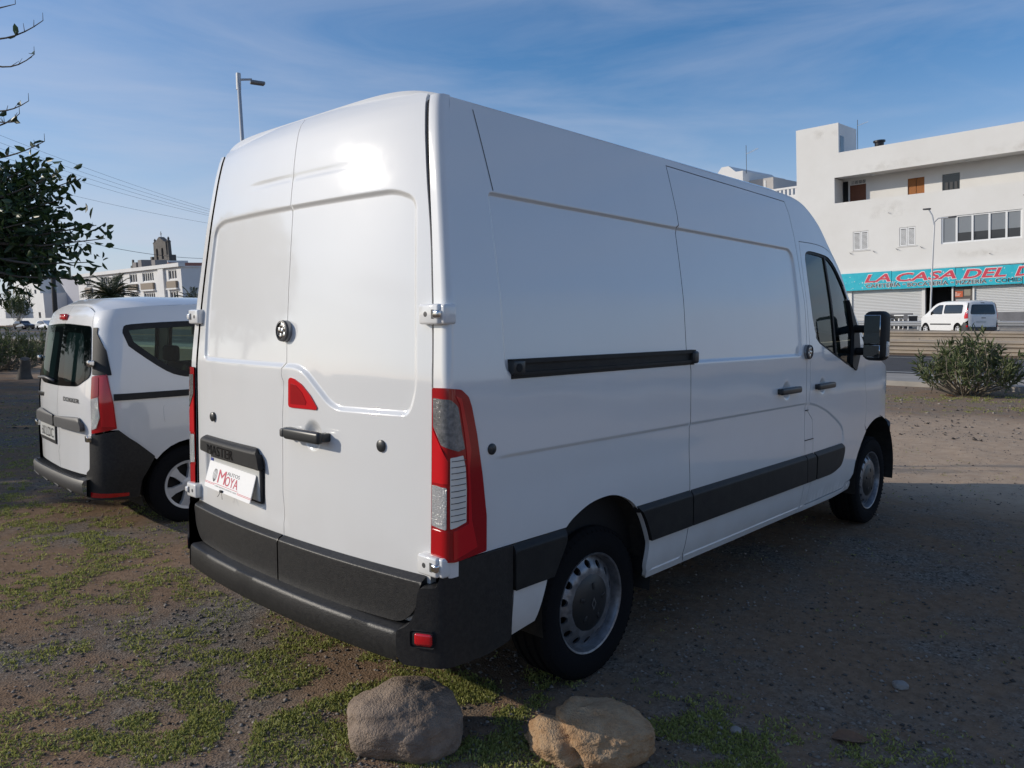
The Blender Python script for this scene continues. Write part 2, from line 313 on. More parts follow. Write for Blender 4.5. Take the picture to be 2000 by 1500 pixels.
# ------------------------------------------------------------------ setting: ground, road, median
TY_ = [-400, 14, 18.5, 23, 33, 36, 40, 45.5, 54, 62, 90, 400]; TZ_ = [0, 0, .05, .08, .12, .28, .46, .80, 1.30, 1.75, 2.6, 6]
def terr(x, y): return np.interp(y, TY_, TZ_)
def bumps(x, y):
    v = np.array([noise.noise(Vector((a*.55, b*.55, 0)))*.022+noise.noise(Vector((a*1.7, b*1.7, 3)))*.011+noise.noise(Vector((a*5, b*5, 9)))*.006 for a, b in zip(x.ravel(), y.ravel())]).reshape(x.shape)
    f = np.clip((16-y)/3, 0, 1)*np.clip((x+16)/3, 0, 1); return (v-.006)*f
def ground_mat():
    m = bpy.data.materials.new('dirt_and_gravel'); m.use_nodes = True; t = m.node_tree; b = t.nodes['Principled BSDF']; b.inputs['Roughness'].default_value = .92; b.inputs['Specular IOR Level'].default_value = .0
    g = t.nodes.new('ShaderNodeNewGeometry'); Lk = t.links.new
    def N(sc_, det, ro, off=0):
        n = t.nodes.new('ShaderNodeTexNoise'); n.inputs['Scale'].default_value = sc_; n.inputs['Detail'].default_value = det; n.inputs['Roughness'].default_value = ro
        if off:
            a = t.nodes.new('ShaderNodeVectorMath'); a.inputs[1].default_value = (off, off*.7, 0); Lk(g.outputs['Position'], a.inputs[0]); Lk(a.outputs[0], n.inputs['Vector'])
        else: Lk(g.outputs['Position'], n.inputs['Vector'])
        return n
    def ramp(src, p0, p1, c0, c1):
        r = t.nodes.new('ShaderNodeValToRGB'); r.color_ramp.elements[0].position = p0; r.color_ramp.elements[1].position = p1; r.color_ramp.elements[0].color = (*c0, 1); r.color_ramp.elements[1].color = (*c1, 1); Lk(src, r.inputs['Fac']); return r
    def mixc(f, a, b_):
        x = t.nodes.new('ShaderNodeMix'); x.data_type = 'RGBA'; Lk(f, x.inputs['Factor']); Lk(a, x.inputs['A']); Lk(b_, x.inputs['B']); return x.outputs['Result']
    v = t.nodes.new('ShaderNodeTexVoronoi'); v.inputs['Scale'].default_value = 95; Lk(g.outputs['Position'], v.inputs['Vector'])
    v2 = t.nodes.new('ShaderNodeTexVoronoi'); v2.inputs['Scale'].default_value = 42; Lk(g.outputs['Position'], v2.inputs['Vector'])
    grav = ramp(v.outputs['Color'], .12, .95, (.055, .049, .043), (.32, .275, .225))
    grav2 = ramp(v2.outputs['Color'], .1, .9, (.098, .086, .073), (.27, .235, .195))
    gmix = mixc(ramp(N(30, 3, .6).outputs['Fac'], .45, .55, (0, 0, 0), (1, 1, 1)).outputs['Color'], grav.outputs['Color'], grav2.outputs['Color'])
    soil = ramp(N(18, 9, .75, 3).outputs['Fac'], .3, .75, (.170, .110, .070), (.31, .215, .145))
    dust = ramp(N(7, 9, .75, 5).outputs['Fac'], .3, .75, (.40, .285, .195), (.54, .42, .305))
    # soil patches among gravel
    pm = ramp(N(.85, 8, .68, 11).outputs['Fac'], .38, .54, (0, 0, 0), (1, 1, 1))
    near = mixc(pm.outputs['Color'], gmix, soil.outputs['Color'])
    sx = t.nodes.new('ShaderNodeSeparateXYZ'); Lk(g.outputs['Position'], sx.inputs[0])
    wob = N(.5, 5, .6, 20); ma = t.nodes.new('ShaderNodeMath'); ma.operation = 'MULTIPLY_ADD'; ma.inputs[1].default_value = 3.0; Lk(wob.outputs['Fac'], ma.inputs[0]); Lk(sx.outputs['Y'], ma.inputs[2])
    mr = t.nodes.new('ShaderNodeMapRange'); mr.interpolation_type = 'SMOOTHSTEP'; mr.inputs['From Min'].default_value = 6.0; mr.inputs['From Max'].default_value = 8.6; Lk(ma.outputs[0], mr.inputs['Value'])
    mr2 = t.nodes.new('ShaderNodeMapRange'); mr2.interpolation_type = 'SMOOTHSTEP'; mr2.inputs['From Min'].default_value = 13.2; mr2.inputs['From Max'].default_value = 15.2; mr2.inputs['To Max'].default_value = .75; Lk(ma.outputs[0], mr2.inputs['Value'])
    track = mixc(mr.outputs['Result'], near, dust.outputs['Color'])
    verge = mixc(ramp(N(2.2, 8, .7, 31).outputs['Fac'], .42, .60, (0, 0, 0), (1, 1, 1)).outputs['Color'], soil.outputs['Color'], gmix)
    far = mixc(mr2.outputs['Result'], track, verge)
    Lk(far, b.inputs['Base Color'])
    bp = t.nodes.new('ShaderNodeBump'); bp.inputs['Strength'].default_value = .55; bp.inputs['Distance'].default_value = .006
    ad = t.nodes.new('ShaderNodeMath'); ad.operation = 'ADD'; Lk(v.outputs['Distance'], ad.inputs[0]); Lk(N(40, 6, .7).outputs['Fac'], ad.inputs[1])
    Lk(ad.outputs[0], bp.inputs['Height']); Lk(bp.outputs['Normal'], b.inputs['Normal']); return m
GROUND = ground_mat()
gx = np.unique(np.round(np.concatenate([np.linspace(-900, -60, 15), np.arange(-60, -16, 4), np.arange(-16, -8, .5), np.arange(-8, 5, .055), np.arange(5, 14, .5), np.arange(14, 60, 4), np.linspace(60, 900, 12)]), 3))
gy = np.unique(np.round(np.concatenate([np.linspace(-600, -30, 8), np.arange(-30, -3, 2), np.arange(-3, 13, .055), np.arange(13, 20, .5), np.arange(20, 62, 1), np.linspace(62, 1200, 16)]), 3))
X, Y = np.meshgrid(gx, gy); fine = (X > -16) & (Y < 16) & (Y > -3.5) & (X < 14)
Zg = terr(X, Y); Zb = np.zeros_like(Zg); Zb[fine] = bumps(X[fine], Y[fine]); Zg = Zg+Zb
nx_, ny_ = len(gx), len(gy); idx = np.arange(nx_*ny_).reshape(ny_, nx_)
Fg = np.stack([idx[:-1, :-1].ravel(), idx[:-1, 1:].ravel(), idx[1:, 1:].ravel(), idx[1:, :-1].ravel()], 1)
gob = fast('ground', np.stack([X.ravel(), Y.ravel(), Zg.ravel()], 1), Fg, GROUND, kind='structure', smooth=True)
def gz(x, y): return float(terr(x, y)+bumps(np.array([x]), np.array([y]))[0]) if (-16 < x < 14 and -3.5 < y < 16) else float(terr(x, y))
ASPH = mat('road_asphalt', (.055, .055, .058), .85, noise_amt=.35, nscale=3, bump=.3, bscale=40)
LINEM = mat('road_paint', (.62, .62, .58), .7, noise_amt=.25, nscale=4)
CONC = mat('pale_concrete', (.36, .33, .29), .9, noise_amt=.25, nscale=1.5)
def strip(name, y0, y1, dz, m, x0=-300, x1=150, thick=.0, kind='structure', parent=None):
    ys = np.unique(np.concatenate([[y0, y1], [v for v in TY_ if y0 < v < y1]])); V = []; F = []
    for y in ys: V += [(x0, y, terr(0, y)+dz), (x1, y, terr(0, y)+dz)]
    for i in range(len(ys)-1): F.append((2*i, 2*i+1, 2*i+3, 2*i+2))
    if thick:
        k = len(V); V += [(x0, y0, terr(0, y0)+dz-thick), (x1, y0, terr(0, y0)+dz-thick), (x0, y1, terr(0, y1)+dz-thick), (x1, y1, terr(0, y1)+dz-thick)]; n = 2*len(ys)
        F += [(0, k, k+1, 1), (n-2, n-1, k+3, k+2)]
    return add(name, V, F, m, parent, kind=kind if not parent else None)
road = strip('road', 20.95, 33.6, .004, ASPH); strip('far_carriageway', 34.6, 42.5, .006, ASPH)
strip('edge_line', 23.1, 23.27, .009, LINEM, parent=road); strip('edge_line', 32.2, 32.38, .009, LINEM, parent=road)
for i in range(40): strip('lane_dash', 27.6, 27.74, .009, LINEM, -150+i*7, -146.6+i*7, parent=road)
kerb = strip('pavement', 18.3, 20.9, .12, CONC, thick=.14)
strip('forecourt_paving', 43.4, 53.9, .008, CONC, -60, 40)

# ------------------------------------------------------------------ the white panel van
van = thing('cargo_van', 'large white high-roof panel van with black bumpers and a dealer board at its rear', 'van')
sz_ = smooth_fn([.38, .42, .5, .6, .75, 1.1, 1.4, 1.7, 1.9, 2.05, 2.25, 2.38, 2.5], [.955, .98, .992, .998, 1.0, 1.0, .99, .962, .93, .905, .868, .842, .815], .03)
st_ = smooth_fn([-2, 3.3, 3.8, 4.2, 4.5, 4.8, 5.05, 5.25, 5.4], [1, 1, .992, .968, .945, .92, .88, .81, .70], .06)
def S(y, z): return sz_(z)*st_(y)
CREASE = [(-.2, 1.105), (.3, 1.104), (1.6, 1.097), (3.13, 1.088), (3.22, 1.083), (3.34, 1.06), (3.507, 1.011), (3.684, .936), (3.80, .875), (3.85, .80), (3.86, .5)]
crz = smooth_fn([c[0] for c in CREASE], [c[1] for c in CREASE], .02)
UPPER = fillet([(.40, 2.094), (3.106, 2.056), (3.095, 1.385), (.40, 1.40)], [.03, .10, .05, .06], 8)
def Dside(y, z):
    P = np.stack([y, z], 1); d = sdf(P, UPPER); D = -.013*sstep(-d/.017)
    below = crz(y)-z; D = D-.007*sstep((below+.004)/.017)*(1-sstep((below-.10)/.22))*sstep((y-.30)/.12)*(1-sstep((y-3.80)/.06))
    D = D+.006*sstep((.425-z)/.009)
    for cy, cz, r in ((2.862, 1.186, .062), (3.415, 1.182, .058)):
        q = np.hypot((y-cy)/1.0, z-cz)/r; D = D-.022*sstep((1-q)/.8)
    D = D+.0007*np.sin(y*7.1+1.3*np.sin(z*5))*np.sin(z*6.3+y)*sstep((y-.3)/.3)     # slight waviness of the sheet metal
    return D
def side_map(y, z): return np.stack([S(y, z)+Dside(y, z), y, z], 1)
def side_off(o, chamf=None):
    def f(y, z):
        h = np.full_like(y, o) if chamf is None else o*sstep((chamf-z)/.034+.12)
        return np.stack([S(y, z)+h, y, z], 1)
    return f
def mirr(f): return lambda a, b: f(a, b)*np.array([-1., 1, 1])
cz_ = smooth_fn([.2, .66, 1.4, 1.75, 2.1, 2.3, 2.4, 2.45, 2.49, 2.55], [.04, .04, .054, .084, .117, .142, .16, .178, .215, .30], .02)
xe_ = smooth_fn([.2, .7, 1.4, 1.65, 1.9, 2.15, 2.43, 2.55], [.91, .91, .912, .893, .862, .823, .775, .755], .05)
def Yr(x, z): return cz_(z)+.058*np.abs(x/xe_(z))**2.2
REC = fillet([(-.815, 1.41), (-.83, 1.75), (-.785, 2.07), (-.68, 2.10), (.66, 2.10), (.775, 2.06), (.80, 1.80), (.838, 1.36), (.80, 1.258), (.36, 1.25), (.14, 1.408)], [.05, .3, .06, .05, .05, .05, .3, .08, .04, .07, .07], 8)
LOW_L = fillet([(.05, 1.376), (-.79, 1.372), (-.80, .80), (.05, .72)], [.05, .05, .2, .05], 8)
LIC = fillet([(-.815, 1.0), (-.155, 1.0), (-.155, .775), (-.80, .775)], .03, 5)
def Drear(x, z):
    P = np.stack([x, z], 1); D = -.013*sstep(-sdf(P, REC)/.020)
    D = D-.006*sstep(-sdf(P, LOW_L)/.05)-.018*sstep(-sdf(P, LIC)/.03)
    D = D-.004*np.exp(-((z-2.216)/.012)**2)*(1-sstep((np.abs(x)-.2)/.25))
    q = np.hypot(x-.232, z-1.141)/.070; D = D-.026*sstep((1-q)/.8)
    D = D+.0005*np.sin(x*8+2*np.sin(z*4))*np.sin(z*7+x*2)
    return D
def rear_map(x, z): return np.stack([x, Yr(x, z)-Drear(x, z), z], 1)
def rear_off(o): return lambda x, z: np.stack([x, Yr(x, z)-o, z], 1)
# --- side panels
ye_ = lambda z: Yr(xe_(z), z)
E_CURVE = [(.30, 2.425), (1.0, 2.422), (2.0, 2.414), (3.0, 2.405), (3.28, 2.385), (3.44, 2.338), (3.60, 2.24), (3.734, 2.097), (3.878, 1.957), (3.964, 1.82), (4.03, 1.73), (4.185, 1.58), (4.30, 1.49)]
FD_TOP = [(4.25, 1.485), (4.17, 1.55), (4.02, 1.70), (3.95, 1.80), (3.85, 1.962), (3.788, 2.031), (3.70, 2.080), (3.582, 2.104), (3.412, 2.111), (3.215, 2.109)]
FD_REAR = [(3.208, 1.92), (3.212, 1.6), (3.21, 1.19), (3.193, 1.092), (3.187, 1.035), (3.268, .971), (3.278, .844), (3.276, .751), (3.300, .715), (3.300, .577), (3.262, .566), (3.245, .51), (3.218, .426)]
SD_FRONT = [(3.089, 2.350), (3.127, 2.274), (3.151, 2.142), (3.160, 1.99), (3.165, 1.88), (3.177, 1.73), (3.174, 1.55), (3.156, 1.342), (3.147, 1.096), (3.143, .85), (3.150, .75), (3.165, .58), (3.135, .45), (3.11, .382)]
SD_REAR = [(1.722, 2.378), (1.740, 2.256), (1.757, 2.138), (1.758, 2.085), (1.738, 2.069), (1.738, 1.9), (1.732, 1.6), (1.729, 1.468), (1.742, 1.36), (1.733, 1.1), (1.738, .6), (1.712, .43), (1.727, .380)]
ARCH_R = [(1.389, .380), (1.371, .457), (1.378, .543), (1.367, .582), (1.317, .684), (1.257, .757), (1.195, .799), (1.117, .830), (1.031, .841), (.91, .828), (.80, .788), (.753, .757)]
def smoothline(p, n=4):
    p = arr(p); o = [p[0]]
    for i in range(len(p)-1):
        a, b, c, d = p[max(i-1, 0)], p[i], p[i+1], p[min(i+2, len(p)-1)]
        for k in range(1, n+1):
            t = k/n; o.append(.5*((2*b)+(-a+c)*t+(2*a-5*b+4*c-d)*t*t+(-a+3*b-3*c+d)*t**3))
    return [tuple(q) for q in o]
ARCH_R = smoothline(ARCH_R); E_CURVE = [E_CURVE[0]]+smoothline(E_CURVE[1:]); FD_TOP = smoothline(FD_TOP, 3)
rear_edge = [(float(ye_(z))+.045, z) for z in np.linspace(.757, 2.425, 30)]
sill = [(3.226, .419), (3.92, .419), (3.975, .446), (4.06, .452), (4.085, .43), (4.06, .385), (3.70, .376), (3.226, .380), (3.13, .380)]
BODY = rear_edge+E_CURVE[1:]+FD_TOP+FD_REAR+sill+SD_FRONT[::-1]+SD_REAR+ARCH_R
BODY_L = rear_edge+E_CURVE[1:]+FD_TOP+FD_REAR+sill+[(1.4, .380)]+ARCH_R
feat_side = [strip_pts(UPPER), strip_pts([c for c in CREASE if .1 < c[0] < 3.855], (-.02, -.013, -.006, 0, .006), .03, False), strip_pts([(.9, .425), (4, .425)], (-.011, -.006, 0, .004), .06, False)]
cups = [arr([(cy+r*k*math.cos(t), cz+r*k*math.sin(t)) for k in (.15, .4, .65, .85, 1.0) for t in np.linspace(0, 6.28, 20)]) for cy, cz, r in ((2.862, 1.186, .062), (3.415, 1.182, .058))]
body = panel('body_side', inset(BODY, .0022), side_map, PAINT, van, .05, feats=feat_side)
panel('body_side', inset(BODY_L, .0022), mirr(side_map), PAINT, van, .08, sign=-1)
SLIDE = SD_REAR+SD_FRONT[::-1]
sdoor = panel('sliding_door', inset(SLIDE, .0022), side_map, PAINT, van, .05, feats=feat_side+cups)
WIN = [(3.272, 1.99), (3.288, 2.035), (3.342, 2.056), (3.45, 2.056), (3.633, 2.044), (3.716, 2.020), (3.803, 1.963), (3.90, 1.868), (3.96, 1.80), (4.06, 1.68), (4.135, 1.585), (4.15, 1.45), (4.12, 1.36), (4.06, 1.262), (3.89, 1.300), (3.84, 1.310), (3.374, 1.458), (3.322, 1.521), (3.298, 1.585), (3.276, 1.70)]
WIN = smoothline(WIN+[WIN[0]], 2)[:-1]
DOOR = FD_TOP[::-1]+[(4.33, 1.40), (4.312, 1.25), (4.317, 1.143), (4.36, 1.03), (4.375, .956), (4.345, .824), (4.385, .777), (4.33, .742), (4.264, .695), (4.20, .64), (4.142, .575), (4.118, .49), (4.06, .456), (3.968, .449), (3.917, .4215), (3.226, .4215)]+FD_REAR[::-1]
fdoor = panel('front_door', inset(DOOR, .0022), side_map, PAINT, van, .05, holes=[WIN], feats=feat_side+cups)
fdl = panel('front_door', inset(DOOR, .0022), mirr(side_map), PAINT, van, .08, holes=[WIN], sign=-1)
def archcurve(cy, cz, ry, rz, t0, t1, n=18): return [(cy+ry*math.cos(math.radians(t)), cz+rz*math.sin(math.radians(t))) for t in np.linspace(t0, t1, n)]
FEND = [(4.325, 1.405), (4.42, 1.40), (4.742, 1.306), (4.986, 1.245), (5.16, 1.13), (5.27, .98), (5.28, .78), (5.14, .73)]+smoothline([(5.08, .72), (4.988, .795), (4.88, .83), (4.782, .845), (4.68, .846), (4.586, .837), (4.48, .815), (4.395, .785)])+[(4.348, .824), (4.375, .956), (4.36, 1.03), (4.317, 1.143), (4.312, 1.25)]
for s_, f_ in ((1, side_map), (-1, mirr(side_map))): panel('front_fender', inset(FEND, .002), f_, PAINT, van, .05, sign=s_)
# glass, trim, mirror sail
for s_, f_, par in ((1, side_off, fdoor), (-1, lambda o: mirr(side_off(o)), fdl)):
    ff = f_(-.012)
    wp = [p for p in WIN]
    VENT = [(3.615, 2.02), (3.668, 1.36)]
    def cut(poly, left):
        o = []; n = len(poly)
        fx = lambda p: VENT[0][0]+(VENT[1][0]-VENT[0][0])*(VENT[0][1]-p[1])/(VENT[0][1]-VENT[1][1])
        for i in range(n):
            a, b = poly[i], poly[(i+1) % n]; da, db = a[0]-fx(a), b[0]-fx(b)
            if (da <= 0) == left: o.append(a)
            if da*db < 0: t = da/(da-db); o.append((a[0]+(b[0]-a[0])*t, a[1]+(b[1]-a[1])*t))
        return o
    outer = inset(WIN, -.002)
    panel('window_pane', cut(outer, True), ff, GLASS, par, .1, lip=0, sign=s_)
    panel('quarter_pane', cut(outer, False), ff, GLASS, par, .1, lip=0, sign=s_)
    panel('window_seal', outer, f_(-.006), BLACK, par, .1, holes=[inset(WIN, .017)], lip=.012, sign=s_)
    dv = [(VENT[0][0]-.004, VENT[0][1]+.02), (VENT[0][0]+.018, VENT[0][1]+.02), (VENT[1][0]+.022, VENT[1][1]-.05), (VENT[1][0]-.004, VENT[1][1]-.05)]
    panel('window_divider', dv, f_(-.004), BLACK, par, .05, lip=.012, sign=s_)
    SAIL = fillet([(3.975, 1.762), (4.10, 1.60), (4.16, 1.54), (4.165, 1.36), (4.075, 1.245), (3.98, 1.285), (3.995, 1.36), (4.035, 1.52), (3.985, 1.69)], .02, 3)
    sail = panel('mirror_sail', SAIL, f_(.010), BLACK, par, .04, lip=.03, sign=s_)
    mbm = MB(); hx = 1.122
    mbm.rbox((hx, 4.03, 1.50), (.155, .13, .345), .045, 4, Matrix.Rotation(math.radians(-10), 4, 'Z'))
    mbm.rbox((1.02, 4.07, 1.548), (.20, .05, .055), .018, 3); mbm.rbox((1.02, 4.07, 1.388), (.20, .05, .055), .018, 3)
    if s_ < 0: mbm.v = [(-x, y, z) for x, y, z in mbm.v]
    mir = mbm.build('mirror', BLACK, par, auto=40)
    mg = MB(); Mz = Matrix.Rotation(math.radians(-10), 4, 'Z')
    mg.rbox((hx-.012, 3.966, 1.545), (.118, .006, .20), .0028, 1, Mz).rbox((hx-.012, 3.966, 1.395), (.118, .006, .085), .0028, 1, Mz)
    if s_ < 0: mg.v = [(-x, y, z) for x, y, z in mg.v]
    mg.build('mirror_glass', MIRROR, mir, auto=40)
    ml = MB().rbox((hx+.068, 4.03, 1.41), (.025, .06, .11), .01, 3)
    if s_ < 0: ml.v = [(-x, y, z) for x, y, z in ml.v]
    ml.build('mirror_indicator', CLEAR, mir, auto=40)
# black rubbing strips
def rounded_end(y0, y1): return [(y0, .575), (y0, .757), (y1, .757), (y1+.02, .735), (y1+.012, .665), (y1-.05, .608), (y1-.15, .577)]
ARC_S = [(a+.006, b) for a, b in ARCH_R if .575 < b < .757 and a > 1.2]
STR = [('quarter_strip', [(1.374, .575)]+ARC_S+[(1.264, .757), (1.735, .757), (1.742, .575)], body), ('sliding_door_strip', [(1.752, .575), (1.745, .757), (3.146, .757), (3.160, .60), (3.160, .575)], sdoor),
       ('pillar_strip', [(3.168, .575), (3.155, .757), (3.276, .757), (3.302, .72), (3.302, .575)], body), ('front_door_strip', fillet([(3.322, .575), (3.322, .72), (3.292, .757), (3.81, .757), (3.822, .70), (3.77, .61), (3.60, .573)], [0, 0, 0, .02, .06, .10, .08], 6), fdoor),
       ('rear_strip', [(.432, .577), (.428, .757), (.745, .757), (.735, .70), (.66, .577)], body)]
for nm, pl, par in STR: panel(nm, pl, side_off(.019, .757), BLACK, par, .04, feats=[strip_pts([(0, .738), (4, .738)], (-.020, -.012, -.006, 0, .006, .012), .02, False)], lip=.03, bstep=.02)
panel('mud_guard', [(.435, .575), (.632, .567), (.585, .405), (.435, .380)], side_off(.004), PAINT, body, .04)
# fuel flap joints on the pillar, black plugs, slide rail, door handles, lock pucks
fl = MB()
MB().box((.9965, 3.143, 1.038), (1.0005, 3.187, 1.043)).build('fuel_flap_joint', DARK, body); MB().box((.9975, 3.143, .846), (1.0015, 3.277, .851)).build('fuel_flap_joint', DARK, body)
panel('panel_joint', [(.382, 2.396), (.3855, 2.396), (.4335, 2.098), (.430, 2.095)], side_off(.0012), DARK, body, .05, lip=0)
disc(MB(), (float(S(.317, 1.137))-.006, .317, 1.137), .021, (1, 0, 0), .014).build('side_plug', HANDLE, body, auto=40)
rl = MB()
for z0, z1, dx in ((1.446, 1.462, .018), (1.400, 1.412, .018), (1.412, 1.446, .006), (1.388, 1.400, .010)): rl.box((.965, .432, z0), (.983+dx, 1.772, z1))
rl.build('slide_rail', BLACK, body)
MB().rbox((.990, .462, 1.430), (.036, .065, .052), .006, 2).build('rail_end', HANDLE, body, auto=40); MB().rbox((.990, 1.765, 1.425), (.045, .05, .062), .012, 3).build('rail_end', HANDLE, body, auto=40)
disc(MB(), (1.0075, .458, 1.43), .017, (1, 0, 0), .003).build('rail_plug', DARK, body)
def side_handle(cy, cz, par):
    h = MB(); x = float(S(cy, cz)); h.rbox((x+.024, cy, cz), (.026, .278, .040), .012, 4); h.rbox((x+.006, cy-.115, cz), (.03, .04, .034), .008, 2); h.rbox((x+.006, cy+.122, cz), (.03, .03, .034), .008, 2)
    h.build('door_handle', HANDLE, par, auto=40)
side_handle(2.868, 1.186, sdoor); side_handle(3.42, 1.182, fdoor)
def puck(c, ax, par):
    ax = Vector(ax); o = disc(MB(), c, .046, ax, .026, 32, .25).build('security_lock', mat('brushed_metal', (.30, .30, .30), .32, .9), par, auto=35)
    a = ax.orthogonal().normalized(); b = ax.cross(a); q = MB(); c2 = Vector(c)+ax*.0255
    for k in range(5):
        t = k*2*math.pi/5+.3; disc(q, c2+(a*math.cos(t)+b*math.sin(t))*.024, .011, ax, .003, 14)
    disc(q, c2, .010, ax, .004, 14); q.build('lock_face', CHROME, o, auto=35)
    r_ = MB(); r_.lathe([(.036, .026), (.036, .032), (.044, .030), (.046, .02)], lambda x, y, t: Vector(c)+a*x+b*y+ax*t, 32); r_.build('lock_rim', GREY, o, auto=35)
puck((float(S(3.158, 1.41))-.004, 3.158, 1.41), (1, 0, 0), sdoor)
# --- D pillars and tail lights: plan path round the rear corner
def pillar_map(off=0., dx=0.):
    def f(d, z):
        xg = xe_(z)+.006; yg = ye_(z); Sx = sz_(z); wid = Sx-xg; r = .03
        d1 = wid-r; arc = r*math.pi/2; x = np.empty_like(d); y = np.empty_like(d)
        a = d < d1; b = (d >= d1) & (d < d1+arc); c = d >= d1+arc
        x[a] = (xg+d)[a]; y[a] = (yg-.004)[a]-0*d[a]
        th = (d-d1)/r; x[b] = (xg+d1+r*np.sin(np.clip(th, 0, 1.5708)))[b]; y[b] = (yg-.004+r*(1-np.cos(np.clip(th, 0, 1.5708))))[b]
        x[c] = Sx[c]; y[c] = (yg-.004+r+(d-d1-arc))[c]
        nx = np.where(a, 0, np.where(c, 1, np.sin(np.clip(th, 0, 1.5708)))); ny = np.where(a, -1, np.where(c, 0, -np.cos(np.clip(th, 0, 1.5708))))
        return np.stack([x+nx*off, y+ny*off, z], 1)
    return f
def side_d(z, y):   # path distance of a point at side position y
    xg = float(xe_(z))+.006; return (float(sz_(z))-xg-.03)+.03*math.pi/2+(y-(float(ye_(z))-.004+.03))
PIL = [(0, z) for z in np.linspace(.70, 2.428, 25)]+[(side_d(z, float(ye_(z))+.0472), z) for z in np.linspace(2.428, .70, 25)]
pf = [np.stack([np.full(40, .03+k), np.linspace(.71, 2.4, 40)], 1) for k in (.0, .008, .016, .024, .032, .04, .05, .06)]
for s_, f_ in ((1, pillar_map()), (-1, mirr(pillar_map()))): panel('rear_pillar', PIL, f_, PAINT, van, .05, feats=pf, lip=.05, sign=s_)
OUT = [(.766, .279), (.896, .280), (1.051, .260), (1.203, .236), (1.30, .215), (1.338, .201), (1.366, .166)]
TL = [(.003, .768), (.003, 1.372), (.06, 1.374)]+[(side_d(z, y), z) for z, y in OUT[::-1]]+[(.10, .757)]
def cx(x, cy):       # tail light drawing coordinates -> path distance, height
    d = (x-45)*.00047 if x < 192 else .069+(x-192)*.00072
    return (d, 1.404-cy*.000496)
ZONES = [('indicator_lens', [(66, 135), (200, 142), (238, 200), (268, 400), (286, 500), (240, 512), (160, 466), (70, 335)], SMOKE), ('brake_lens', [(62, 352), (152, 474), (200, 580), (200, 738), (62, 738)], RED_B),
         ('reversing_lens', [(62, 757), (196, 765), (196, 1065), (60, 1050)], CLEAR), ('louvre_lens', [(207, 552), (275, 545), (292, 640), (300, 800), (300, 1030), (210, 1060)], BEIGE),
         ('fog_lens', [(56, 1075), (208, 1080), (208, 1285), (56, 1278)], RED), ('outer_lens', [(222, 118), (262, 140), (300, 330), (330, 520), (322, 640), (340, 1030), (380, 1235), (225, 1285), (222, 1078), (318, 1050), (316, 800), (300, 540), (285, 400), (250, 180)], RED_B)]
for s_ in (1, -1):
    g = (lambda o: pillar_map(o)) if s_ > 0 else (lambda o: mirr(pillar_map(o)))
    tl = panel('tail_light', fillet(TL, .008, 3), g(.009), RED_D, van, .02, lip=.02, sign=s_, bstep=.012)
    for nm, pl, m_ in ZONES: panel(nm, fillet([cx(a, b) for a, b in pl], .004, 3), g(.0115), m_, tl, .02, lip=.003, sign=s_, bstep=.012)
    for k in range(11):
        a, b = 575+k*43, 580+k*43
        panel('louvre_bar', [cx(212, a), cx(292, a), cx(292, b), cx(212, b)], g(.0135), GREY, tl, .02, lip=.002, sign=s_, bstep=.02)
# --- rear doors
SEAM = [(0, 2.473), (0, 2.1), (.002, 1.75), (.008, 1.55), (.018, 1.43), (.0, 1.405), (.0, 1.372), (.010, 1.345), (.003, 1.28), (-.006, 1.2), (-.006, .87), (.006, .80), (.010, .70), (.012, .49)]
def door_top(n=14, s=1): return [(s*x, 2.420+.055*(1-(x/.835)**6)) for x in np.linspace(0, float(xe_(2.43))-.004, n)]
edge = [(float(xe_(z))-.004, z) for z in np.linspace(2.42, .60, 24)]
edgeR = [(x-.011*float(sstep((z-1.85)/.4)), z) for x, z in edge]
DR = SEAM[::-1]+[(min(x, .762), z) for x, z in door_top()[1:]]+edgeR+[(.86, .54), (.80, .50)]
DL = SEAM+[(-.80, .50), (-.86, .54)]+[(-x, z) for x, z in edge[::-1]]+door_top(s=-1)[:0:-1]
featR = [strip_pts(p, (-.024, -.016, -.010, -.005, 0, .006)) for p in (REC,)]+[strip_pts(LIC, (-.035, -.025, -.015, -.005, .005)), strip_pts([(-.6, 2.216), (.6, 2.216)], (-.024, -.012, 0, .012, .024), .03, False),
         arr([(.232+.070*k*math.cos(t), 1.141+.070*k*math.sin(t)) for k in (.15, .4, .65, .85, 1.0) for t in np.linspace(0, 6.28, 20)])]
dr = panel('rear_door', inset(DR, .0022), rear_map, PAINT, van, .045, feats=featR, lip=.03)
dl = panel('rear_door', inset(DL, .0022), rear_map, PAINT, van, .045, feats=featR, lip=.03)
LP_R = fillet([(.016, .688), (.893, .690), (.872, .575), (.80, .505), (.016, .482)], [.01, .015, .04, .05, .02], 5)
def low_map(x, z): o = .034*sstep((.692-z)/.026+.08); return np.stack([x, Yr(x, z)-o, z], 1)
lpf = [strip_pts([(-.9, .676), (.9, .676)], (-.014, -.008, -.003, .002, .007), .02, False)]
panel('lower_panel', LP_R, low_map, BLACKW, dr, .05, feats=lpf, lip=.034, bstep=.02)
panel('lower_panel', fillet([(.006, .688), (-.893, .690), (-.872, .575), (-.80, .505), (.006, .482)], [.01, .015, .04, .05, .02], 5), low_map, BLACKW, dl, .05, feats=lpf, lip=.034, bstep=.02)
TRI = [(.060, 1.362), (.076, 1.371), (.104, 1.367), (.159, 1.346), (.221, 1.304), (.268, 1.257), (.263, 1.247), (.068, 1.244), (.058, 1.252)]
tri = panel('rear_lamp', fillet(TRI, .008, 3), rear_off(.005), RED_B, dr, .02, lip=.012, bstep=.01)
panel('lamp_core', [(.078, 1.345), (.12, 1.340), (.165, 1.312), (.195, 1.275), (.19, 1.262), (.078, 1.260)], rear_off(.0065), RED_D, tri, .02, lip=.002)
def rb(x, z, o=0.): return Vector((x, float(Yr(np.array([x]), np.array([z]))[0])-o, z))
